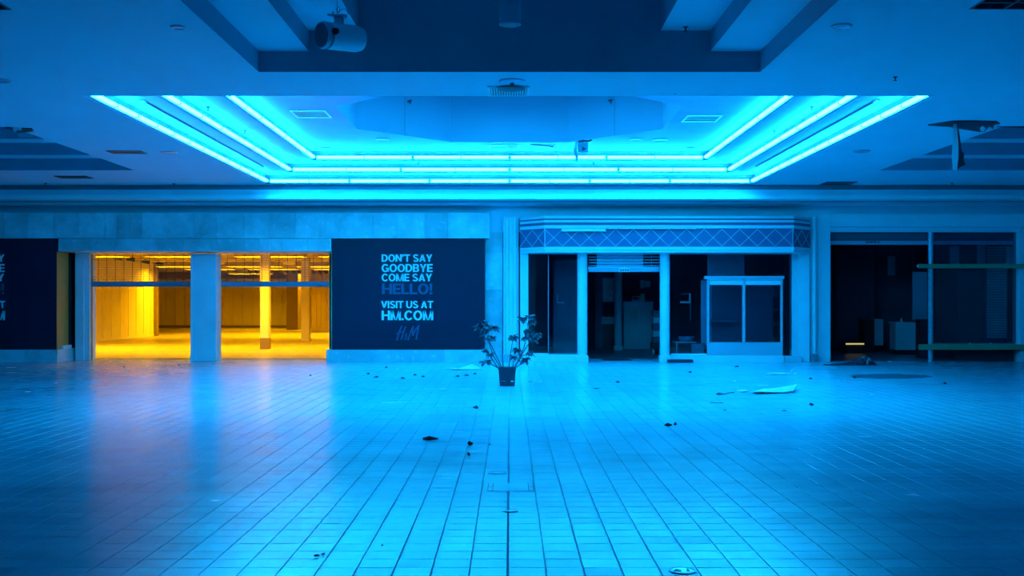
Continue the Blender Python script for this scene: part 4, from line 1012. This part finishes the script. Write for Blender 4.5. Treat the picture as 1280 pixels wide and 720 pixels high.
# pendant cylinder
yd = 11.0; xd = X(637.5, yd); zb0 = Z(31, yd)
t = thing('pendant_cylinder', (xd, yd, zb0), 'blue-grey cylinder pendant hanging at top centre of the coffer', 'pendant light')
obj('shade', MB().lathe(xd, yd, [(.100, zb0), (.108, zb0), (.108, zb0+1.0), (.02, zb0+1.0)], 28), M['slat'], t, smooth=True)
obj('lamp_recess', MB().lathe(xd, yd, [(.100, zb0-.004), (.100, zb0+.004)], 20), M['black2'], t)
obj('cord', MB().tube([(xd, yd, zb0+1.0), (xd, yd, CZ+1.5)], .012, 6), M['dark'], t)
# spotlight cylinder hanging from the left ledge
yd = 11.2
def P3(px, py, Y=yd): return (X(px, Y), Y, Z(py, Y))
t = thing('spotlight', P3(425, 62), 'large cylindrical spotlight hanging from the foreground coffer', 'spotlight')
from mathutils import Vector
a = Vector(P3(409, 44.5, 11.05)); b = Vector(P3(444, 48.5, 11.3))
ax_ = (b-a).normalized()
obj('barrel', MB().tube([tuple(a), tuple(b), tuple(b+ax_*.06), tuple(b+ax_*.085)], [.135, .135, .12, .07], 28), M['crown'], t, smooth=True)
obj('front_ring', MB().tube([tuple(a-ax_*.075), tuple(a-ax_*.045), tuple(a-ax_*.02)], [.13, .14, .125], 28), M['slat'], t, smooth=True)
obj('lens', MB().tube([tuple(a-ax_*.078), tuple(a-ax_*.07)], .118, 24), M['shop_dark'], t, smooth=True)
obj('hinge', MB().tube([P3(419, 39, 10.92), P3(420.5, 39, 11.0)], .035, 10), M['black2'], t)
obj('neck', pbox(417.5, 428.5, 19.5, 33, yd-.04, .08), M['slat'], t, bevel=.006)
obj('mounting_plate', MB().tube([P3(409.5, 18.5), P3(434, 20)], .014, 8), M['slat'], t)
obj('mounting_foot', pbox(414, 431, 17.2, 20.6, yd-.06, .12), M['slat'], t, bevel=.006)
def arc(pts, r, name='cable'): obj(name, MB().tube([P3(*p) for p in pts], r, 6), M['dark'], t)
arc([(421.5, 1.3), (421.7, 9), (421.5, 16.5)], .004)
arc([(421, 16), (424, 15), (424.8, 11), (422.5, 8.2), (420.8, 10.5), (421.5, 14)], .004)
arc([(422, 16), (427, 12), (431, 11), (434.5, 14), (435.5, 18)], .004)
obj('screw', MB().tube([P3(416.5, 14.5), P3(416.5, 19)], .008, 6), M['dark'], t)
# hanging emergency unit, peeled strip, gap in the cove
ye = 21.4
t = thing('emergency_unit', (X(728.5, ye), ye, Z(190, ye)), 'small square grey unit hanging inside the cove right of centre', 'emergency light')
obj('case', pbox(722.5, 735, 178, 190, ye, .1), M['dim'], t, bevel=.008)
obj('broken_corner', MB().plate([(X(728, ye), Z(183, ye)), (X(732.5, ye), Z(186, ye)), (X(730, ye), Z(188, ye)), (X(727.5, ye), Z(188.5, ye))], ye-.01, ye), M['dark'], t)
obj('mount', MB().tube([(X(723, ye), ye+.05, Z(176.5, ye)), (X(730, ye), ye+.05, Z(175.6, ye)), (X(735, ye), ye+.05, Z(176.2, ye)), (X(739.5, ye), ye, Z(175.2, ye))], .02, 6), M['dark'], t)
obj('stem', MB().tube([(X(729, ye), ye+.05, Z(177.6, ye)), (X(729, ye), ye+.05, z3)], .012, 6), M['dark'], t)
def ribbon(name, pts, wd, m, label, cat, Yw=None, th=.004):
    mb = MB(); n = len(pts)
    for (x, y, z), w_ in zip(pts, wd): mb.v += [(x-w_/2, y, z), (x+w_/2, y+.01, z), (x+w_/2, y+.01+th, z), (x-w_/2, y+th, z)]
    for i in range(n-1):
        for k in range(4):
            a_, b_ = i*4+k, i*4+(k+1) % 4; mb.f.append((a_, b_, b_+4, a_+4))
    mb.f.append((3,2,1,0)); mb.f.append(tuple(4*(n-1)+k for k in range(4)))
    return tag(obj(name, mb, m), label, cat)
ribbon('hanging_scrap', [(X(a, ye), ye-.1+.05*sin(k), Z(b, ye)) for k, (a, b) in enumerate(((720.5, 176.2), (721, 180), (719, 186), (718.8, 192), (720.6, 197), (720, 201), (720.6, 205)))], [.05, .05, .07, .05, .06, .05, .01], M['slat'], 'torn grey strip hanging beside the square unit in cove', 'scrap')
zh = z3-.004
pts = [(663, 180.3), (676, 181), (686, 182), (691, 183.8), (694, 180), (694.6, 188.3), (688, 186.2), (676, 184.5)]
hp = []
for a_, b_ in pts:
    y_ = F*3.17/(CY-b_); hp.append((X(a_, y_), y_))
hm = MB(); hm.prism(hp, zh-.012, zh); tag(obj('ceiling_tear', hm, M['black2']), 'dark jagged tear in the cove plaster right of centre', 'ceiling tear')
# right-hand torn plaster
def ragged(px_pts, H, m, label, th=.03, jag=.02):
    mb = MB(); q = []
    for a_, b_ in px_pts:
        y_ = F*H/(CY-b_); q.append((X(a_, y_), y_))
    ar = sum(q[i][0]*q[(i+1) % len(q)][1]-q[(i+1) % len(q)][0]*q[i][1] for i in range(len(q)))
    if ar < 0: q.reverse()
    mb.prism(q, CH+H-th, CH+H-.002)
    return tag(obj('ceiling_tear', mb, m), label, 'ceiling tear')
ragged([(1160, 155.3), (1190, 150.4), (1215, 150.2), (1246, 151), (1250, 153.5), (1243, 154.2), (1241, 160), (1237, 156), (1231, 163), (1224, 163.5), (1200, 159.5), (1186, 157)], 2.6, M['black2'], 'dark ragged hole in ceiling by the right coffer', .02)
ragged([(1225, 159.5), (1229, 157), (1232, 160), (1230, 163), (1226, 163.5)], 2.575, M['ceil'], 'pale plaster flake hanging in the right ceiling hole', .01)
ragged([(6, 158.5), (18, 159), (40, 160), (42, 162.5), (28, 164.5), (20, 163)], 2.6, M['black2'], 'dark tear in ceiling at the edge of left coffer', .02)
yq = 15.9
ribbon('hanging_plaster', [(X(a, yq), yq, Z(b, yq)) for a, b in ((1194, 151), (1194.3, 165), (1194.5, 180), (1194.2, 196), (1194, 212.5))], [.05, .07, .09, .10, .06], M['ceil'], 'long pale strip of plaster hanging before the right coffer', 'plaster strip')
dr = MB(); pts = [(1195.5, 152), (1198, 152), (1201, 172), (1203, 188), (1206.5, 192), (1205.5, 199), (1208, 206), (1202, 208), (1197, 212), (1196, 200)]
dr.plate([(X(a, yq), Z(b, yq)) for a, b in reversed(pts)], yq+.03, yq+.05); tag(obj('hanging_insulation', dr, M['black2']), 'ragged dark insulation hanging behind the plaster strip', 'insulation')
def flap(px_pts, Y, m, label):
    mb = MB(); mb.plate([(X(a, Y), Z(b, Y)) for a, b in px_pts], Y, Y+.015); return tag(obj('plaster_flap', mb, m), label, 'plaster flap')
flap([(16, 158.5), (26, 159.5), (26, 163), (21, 162.5), (19, 165), (16, 163)], 16.25, M['ceil'], 'pale torn flap at near corner of left coffer')
flap([(22, 168), (28, 164.5), (40, 168), (40, 171), (24, 171)], 17.0, M['shop_mid'], 'dark torn flap hanging inside left coffer')
flap([(51, 170.5), (56, 170.5), (55, 173), (53.5, 179), (52.5, 173)], 17.5, M['ceil'], 'small pale sliver hanging off left coffer edge')
flap([(1246, 158.5), (1280, 159.5), (1280, 157.2), (1268, 157.8), (1262, 156.2), (1256, 157), (1250, 155.5), (1246, 156)], 16.25, M['black2'], 'jagged dark board edge at near side of right coffer')
flap([(838, 114.3), (846, 113.8), (845, 118.2), (842, 116.2)], 13.7, M['black2'], 'small dark broken chip at near lip of the cove')
# octagon wall smudges
for px, py, l in ((511, 127.5, 'left'), (761, 126.5, 'right')):
    sx = -1 if px < 637 else 1
    x_ = sx*1.92; y_ = CYC+2.055; z_ = Z(py, y_)
    tag(obj('wall_fitting', MB().tube([(x_-.03, y_-.03, z_), (x_+.03, y_-.05, z_+.02), (x_+.01, y_-.04, z_-.05)], [.02, .03, .01], 6), M['dark']), f'small dark broken fitting on {l} octagon wall', 'fitting')

# ------------------------------------------------------------------ potted plant
yp = 18.5; xp = X(634, yp)
pt = thing('potted_plant', (xp, yp, 0), 'leggy dusty plant in a dark square pot at floor centre', 'potted plant')
pb = MB(); n = 0
def frustum(mb, cx, cy, h0, h1, z0, z1):
    k = len(mb.v)
    mb.v += [(cx-h0,cy-h0,z0),(cx+h0,cy-h0,z0),(cx+h0,cy+h0,z0),(cx-h0,cy+h0,z0),(cx-h1,cy-h1,z1),(cx+h1,cy-h1,z1),(cx+h1,cy+h1,z1),(cx-h1,cy+h1,z1)]
    for q in ((0,3,2,1),(4,5,6,7),(0,1,5,4),(1,2,6,5),(2,3,7,6),(3,0,4,7)): mb.f.append(tuple(k+i for i in q))
frustum(pb, xp, yp, .125, .145, .001, .285)
pot = obj('pot', pb, M['pot'], pt, bevel=.012)
frustum(pb2 := MB(), xp, yp, .152, .152, .285, .315); obj('rim', pb2, M['pot'], pot, bevel=.005)
obj('soil', MB().box(xp-.135, xp+.135, yp-.135, yp+.135, .30, .318), M['soil'], pot)
obj('scratch', MB().box(xp-.11, xp-.02, yp-.137, yp-.133, .085, .090), M['metal'], pot, label='pale scrape on the pot')
obj('scratch', MB().box(xp+.06, xp+.11, yp-.137, yp-.133, .075, .095), M['letter'], pot, label='pale scrape on the pot')
def PP(px, py, dy=0): return (X(px, yp), yp+dy, Z(py, yp))
stems = [[(627, 459), (620, 444), (612, 428), (607, 415), (605, 404)], [(625, 459), (616, 443), (610, 424), (611, 414)], [(623, 460), (613, 455), (607, 451)],
         [(622, 459), (614, 447), (607, 438)], [(636, 459), (638, 444), (640, 430), (642, 421)], [(643, 459), (650, 446), (655, 434), (658, 424), (659, 410), (661, 398)],
         [(644, 458), (653, 442), (662, 428), (669, 419)], [(645, 459), (652, 455), (656, 450)], [(644, 457), (652, 445), (660, 442)], [(641, 459), (642, 452), (643, 447)], [(629, 459), (628, 440), (628, 425)], [(650, 447), (648, 441), (646, 437)]]
for k, s in enumerate(stems):
    r = random.Random(k); dd = r.uniform(-.12, .12)
    pts = [PP(a, b, dd*i/(len(s)-1)) for i, (a, b) in enumerate(s)]
    obj('stem', MB().tube(pts, [.011-.006*i/(len(s)-1) for i in range(len(s))], 6), M['stem'], pt, smooth=True)
def leaf(mb, c, d, L, wd, r):
    """pointed folded leaf from c along unit d"""
    from mathutils import Vector
    d = Vector(d).normalized(); up = Vector((r.uniform(-.4, .4), r.uniform(-.4, .4), 1)); s = d.cross(up).normalized(); nrm = s.cross(d).normalized()
    c = Vector(c); k = len(mb.v)
    mb.v += [tuple(c), tuple(c+d*L*.35+s*wd*.5+nrm*wd*.12), tuple(c+d*L*.7+s*wd*.42+nrm*wd*.05-Vector((0,0,L*.06))), tuple(c+d*L-Vector((0,0,L*.2))),
             tuple(c+d*L*.7-s*wd*.42+nrm*wd*.05-Vector((0,0,L*.06))), tuple(c+d*L*.35-s*wd*.5+nrm*wd*.12), tuple(c+d*L*.5-nrm*wd*.05)]
    for q in ((0,1,6),(1,2,6),(2,3,6),(3,4,6),(4,5,6),(5,0,6)): mb.f.append(tuple(k+i for i in q))
clusters = [(598, 408, .10), (605, 404, .11), (611, 412, .08), (617, 409, .11), (604, 416, .07), (610, 423, .08), (615, 422, .09), (607, 438, .08), (613, 443, .07), (607, 452, .11),
            (642, 420, .10), (646, 437, .10), (642, 446, .08), (653, 399, .10), (661, 396, .11), (665, 402, .08), (660, 413, .09), (658, 421, .10), (664, 424, .08), (671, 417, .10), (668, 427, .08),
            (663, 440, .09), (656, 449, .10), (650, 432, .0)]
for k, (a, b, s) in enumerate(clusters):
    if s == 0: continue
    r = random.Random(50+k); c = PP(a, b, r.uniform(-.12, .12)); mb = MB()
    nl = 14
    for i in range(nl):
        t_ = 2*pi*i/nl+r.uniform(-.3, .3); el = r.uniform(-.75, .55)
        leaf(mb, c, (cos(t_)*cos(el), sin(t_)*cos(el), sin(el)), s*r.uniform(.9, 1.35), s*r.uniform(.65, .9), r)
    obj('leaf_cluster', mb, M['leaf'], pt)

# ------------------------------------------------------------------ litter and floor fittings
def floor_pt(px, py): y = F*CH/(py-CY); return X(px, y), y
def litter(name, px, py, wpx, label, cat, m='leaf_dry', h=.035, seed=0, dep=None, group=None):
    x, y = floor_pt(px, py); wd = wpx*y/F; dp = dep or wd*.7; r = random.Random(seed+px); mb = MB(); n = 10
    top = []
    for k in range(n):
        t_ = 2*pi*k/n; q = r.uniform(.55, 1); mb.v.append((x+wd/2*cos(t_)*q, y+dp/2*sin(t_)*q, .002+h*r.uniform(0, .6)))
    mb.v.append((x+r.uniform(-.2, .2)*wd, y, .001+h)); mb.v.append((x, y, .0015))
    for k in range(n): j = (k+1) % n; mb.f.append((k, j, n)); mb.f.append((j, k, n+1))
    return tag(obj(name, mb, M[m]), label, cat, group)
LV = [(588, 557, 8, 'dark curled leaf left of the centre joint, mid floor'), (586, 571, 5, 'tiny dark leaf bit just below the curled leaf'), (595, 511, 9, 'dark leaf between pot and mid-floor curled leaf'),
      (538, 550.5, 30, 'long flat dark leaf left of mid-floor curled leaf'), (772, 478.5, 8, 'dark leaf on floor before the middle doorway'), (746, 486, 12, 'flat dark leaf on floor left of the doorway leaf'),
      (844, 532, 6, 'curled upright leaf on the right centre floor'), (835, 533.5, 12, 'flat leaf joined to curled leaf at right centre'), (906, 513, 6, 'dark leaf below the left end of the pale board'),
      (980, 514, 8, 'dark leaf directly below the pale board'), (1014, 507.5, 8, 'winged dark leaf right of the pale board'), (396, 696, 9, 'small dark leaf on the bottom left floor'),
      (404, 694, 6, 'forked twig bit beside the bottom left leaf'), (460, 468, 6, 'dark bit farthest left of litter row under hoarding'), (470, 472, 9, 'flat dark bit second in litter row under hoarding'),
      (504, 473.5, 8, 'dark rounded bit in middle of litter row under hoarding'), (519, 469.5, 6, 'dark bit right of middle in litter row under hoarding'), (529, 471.5, 6, 'dark bit fourth in litter row under hoarding'),
      (572, 471, 8, 'flat dark scrap below the white sheet left of pot'), (583, 470, 10, 'wider dark scrap below the white sheet left of pot'), (594, 468, 6, 'dark scrap nearest pot below the white sheet'),
      (483, 460, 5, 'tiny dark bit close to the hoarding plinth'), (612, 582-26, 3, 'tiny dark speck left of the centre joint'), (478, 683, 2.5, 'tiny dark speck on the bottom left floor'),
      (863, 466, 6, 'small dark bit before the display case'), (921, 459, 9, 'flat dark bit close to display case plinth'), (1013, 474, 6, 'small dark bit left of the wet patch'),
      (1068, 472.5, 7, 'dark crumb on the left of the wet patch'), (1181, 480, 5, 'small dark bit right of the wet patch'), (155, 459, 3, 'dark speck on floor before left amber opening'), (224, 457, 4, 'dark speck on floor beside amber pillar'),
      (388, 470, 4, 'dark speck on floor before right amber opening'), (119, 490.5, 5, 'dark bit in the amber reflection at far left')]
for i, (a, b, wd, l) in enumerate(LV):
    litter('dry_leaf', a, b, wd, l, 'leaf' if 'leaf' in l else 'debris', seed=i, h=.045 if 'curled' in l or 'winged' in l else .035 if b < 482 else .014, dep=(wd*F*CH/(b-CY)/F)*(.22 if wd > 20 else .5 if wd > 11 else .8))
PB = [(918, 476.5, 5, 'white paper crumb below the display case'), (1048, 476, 3, 'white crumb left of wet patch, nearer wall'), (1056, 475.5, 3, 'white crumb right beside the wet patch edge'),
      (1064, 472.5, 3, 'white crumb touching the dark crumb'), (35, 490, 10, 'pale scrap on the far left floor'), (70, 479, 5, 'pale crumb right of far left scrap'), (25, 524, 2, 'white speck in the dark floor corner at left'),
      (497, 461, 5, 'pale crumb near the lettered hoarding plinth'), (1090, 494, 6, 'faint pale crumb on the right floor')]
for i, (a, b, wd, l) in enumerate(PB): litter('paper_crumb', a, b, wd, l, 'paper', m='paper', h=.012, seed=90+i)
def sheet(name, pts, zs, m, label, cat, th=.012):
    """outline given by floor photo points, with a height for each corner"""
    q = [floor_pt(a, b) for a, b in pts]; n = len(q); mb = MB()
    cx = sum(p[0] for p in q)/n; cy = sum(p[1] for p in q)/n; cz = sum(zs)/n
    mb.v = [(p[0], p[1], z+th) for p, z in zip(q, zs)]+[(cx, cy, cz*.5+th)]+[(p[0], p[1], max(z, .001)) for p, z in zip(q, zs)]
    for i in range(n):
        j = (i+1) % n; mb.f.append((i, j, n)); mb.f.append((j, i, n+1+i, n+1+j))
    mb.f.append(tuple(n+1+i for i in range(n)))
    return tag(obj(name, mb, m), label, cat)
sheet('board_scrap', [(936, 492.5), (950, 493), (978, 492), (992, 491.5), (997, 487.5), (978, 487), (955, 486.8)], [.02, .035, .01, .03, .09, .005, .0], M['paper'], 'large pale broken ceiling board lying on the right floor', 'board')
sheet('board_scrap', [(918, 489), (928, 491), (936, 489.6), (932, 487.8)], [.0, .01, .0, .0], M['paper'], 'thin pale piece under the left end of the broken board', 'board')
sheet('paper_sheet', [(957, 468), (965, 468.8), (996, 468.2), (996, 466.8), (960, 466.5)], [.0, .01, .0, .0, .0], M['paper'], 'narrow pale sheet on floor near display case plinth', 'paper')
x_, y_ = floor_pt(989.5, 468)
tag(obj('paper_corner', MB().plate([(x_-.06, .012), (x_+.03, .012), (x_+.03, .12), (x_-.01, .07)], y_, y_+.01), M['paper']), 'upturned pale corner standing on the narrow sheet', 'paper')
sheet('paper_sheet', [(558, 462.5), (575, 463), (602, 462.2), (597, 460.2), (590, 459.5), (575, 461)], [.03, .015, .005, .02, .06, .0], M['paper'], 'crumpled white sheet on floor left of the potted plant', 'paper')
x0_, y0_ = floor_pt(895, 493.5)
tag(obj('wire_loop', MB().tube([(X(a, F*CH/(b-CY)), F*CH/(b-CY), .008) for a, b in ((895, 493), (899, 494.5), (904, 493), (899, 491.8), (895, 493), (905, 493.6), (912, 491.5), (918, 491.3))], .006, 5), M['dark']), 'thin dark wire loop left of the broken board', 'wire')
tag(obj('wire_bit', MB().tube([(X(a, F*CH/(b-CY)), F*CH/(b-CY), .006) for a, b in ((888, 503.5), (896, 504.4), (904, 504))], .005, 5), M['dark']), 'short dark wire below the thin wire loop', 'wire')
tag(obj('wire_bit', MB().tube([(X(a, F*CH/(b-CY)), F*CH/(b-CY), .006) for a, b in ((661, 477), (668, 478.6), (676, 477.4), (670, 476.4), (661, 477))], .007, 5), M['white']), 'pale oval wire right of the plant pot', 'wire')
# wet patch
wp = MB(); pts = []
for k in range(24):
    t_ = 2*pi*k/24; r = random.Random(k); pts.append(floor_pt(1112+56*cos(t_)*r.uniform(.85, 1), 470.5-3.2*sin(t_)*r.uniform(.8, 1)))
pts.reverse() if sum(pts[i][0]*pts[(i+1) % 24][1]-pts[(i+1) % 24][0]*pts[i][1] for i in range(24)) < 0 else None
wp.prism(pts, .0012, .003); tag(obj('wet_patch', wp, M['puddle']), 'dark wet patch on the floor before the right shop', 'puddle')
# crumpled dark sheet by the right pier
x_, y_ = floor_pt(1062, 456.5); r = random.Random(4); cs = MB(); nx_, ny_ = 22, 8
xa, xb = X(1030, y_), X(1093, y_)
for j in range(ny_+1):
    for i in range(nx_+1):
        u, v = i/nx_, j/ny_
        hgt = (.02+.17*math.exp(-((u-.84)/.15)**2)+.06*math.exp(-((u-.55)/.2)**2))*sin(pi*v)**.6 if 0 < v < 1 else 0
        hgt *= r.uniform(.65, 1.2)
        cs.v.append((xa+(xb-xa)*u+r.uniform(-.01, .01), y_-.15+.45*v*(.5+.5*u)+r.uniform(-.02, .02), .004+hgt))
for j in range(ny_):
    for i in range(nx_): a_ = j*(nx_+1)+i; cs.f.append((a_, a_+1, a_+nx_+2, a_+nx_+1))
tag(obj('plastic_heap', cs, M['plastic']), 'crumpled dark plastic sheet on floor by the right pier', 'plastic sheet')
litter('plastic_crumb', 1112, 453.5, 9, 'small pale crumple right of the dark plastic heap', 'debris', m='slat', h=.05, seed=6)
# floor discs and cover
def floor_disc(px, py, wpx, label, m, name='drain_cover', inner=True):
    x, y = floor_pt(px, py); r_ = wpx/2*y/F
    t = thing(name, (x, y, 0), label, 'drain cover', 'round drain covers in the floor')
    obj('rim', MB().lathe(x, y, [(r_, .001), (r_, .004), (r_*.88, .006), (r_*.86, .003)], 28), M['metal'], t, smooth=True)
    obj('plate', MB().lathe(x, y, [(r_*.86, .001), (r_*.84, .0045), (.01, .005)], 28), m, t, smooth=True)
    return t, x, y, r_
floor_disc(638, 639, 19, 'round metal cap on the centre joint', M['metal'])
floor_disc(622, 591, 24, 'round flush cap left of the centre joint', M['floor'])
t, x, y, r_ = floor_disc(853, 714, 34, 'pale round floor cap with dark marks at bottom edge', M['cap'])
obj('mark', MB().prism([(x-.05, y-.02), (x-.01, y-.03), (x-.005, y+.0), (x-.03, y+.03)], .0055, .0065), M['dark'], t)
obj('mark', MB().prism([(x+.02, y-.03), (x+.035, y-.03), (x+.035, y+.03), (x+.025, y+.03)], .0055, .0065), M['dark'], t)
xq, yq0 = floor_pt(610, 614); _, yq1 = floor_pt(610, 604)
t = thing('floor_hatch', (X(638, (yq0+yq1)/2), (yq0+yq1)/2, 0), 'flush rectangular floor hatch across the centre joint', 'floor hatch')
obj('plate', MB().box(X(609, yq0), X(667, yq0), yq0, yq1, .0008, .003), M['floor'], t)
for a in (609.5, 615.5, 661, 667):
    obj('slot', MB().box(X(a, yq0)-.004, X(a, yq0)+.004, yq0+.01, yq1-.01, .003, .0036), M['dark'], t)
for a in (609.5, 661): obj('slot', MB().box(X(a, yq0), X(a+6, yq0), (yq0+yq1)/2-.006, (yq0+yq1)/2+.006, .003, .0036), M['dark'], t)
# floor drops tone at the amber shop threshold
tag(obj('threshold_strip', MB().box(X(113, 27.3), X(413, 27.3), 27.28, 27.36, .0005, .004), M['amber_dark']), 'thin brown threshold strip before the amber shop floor', 'threshold')
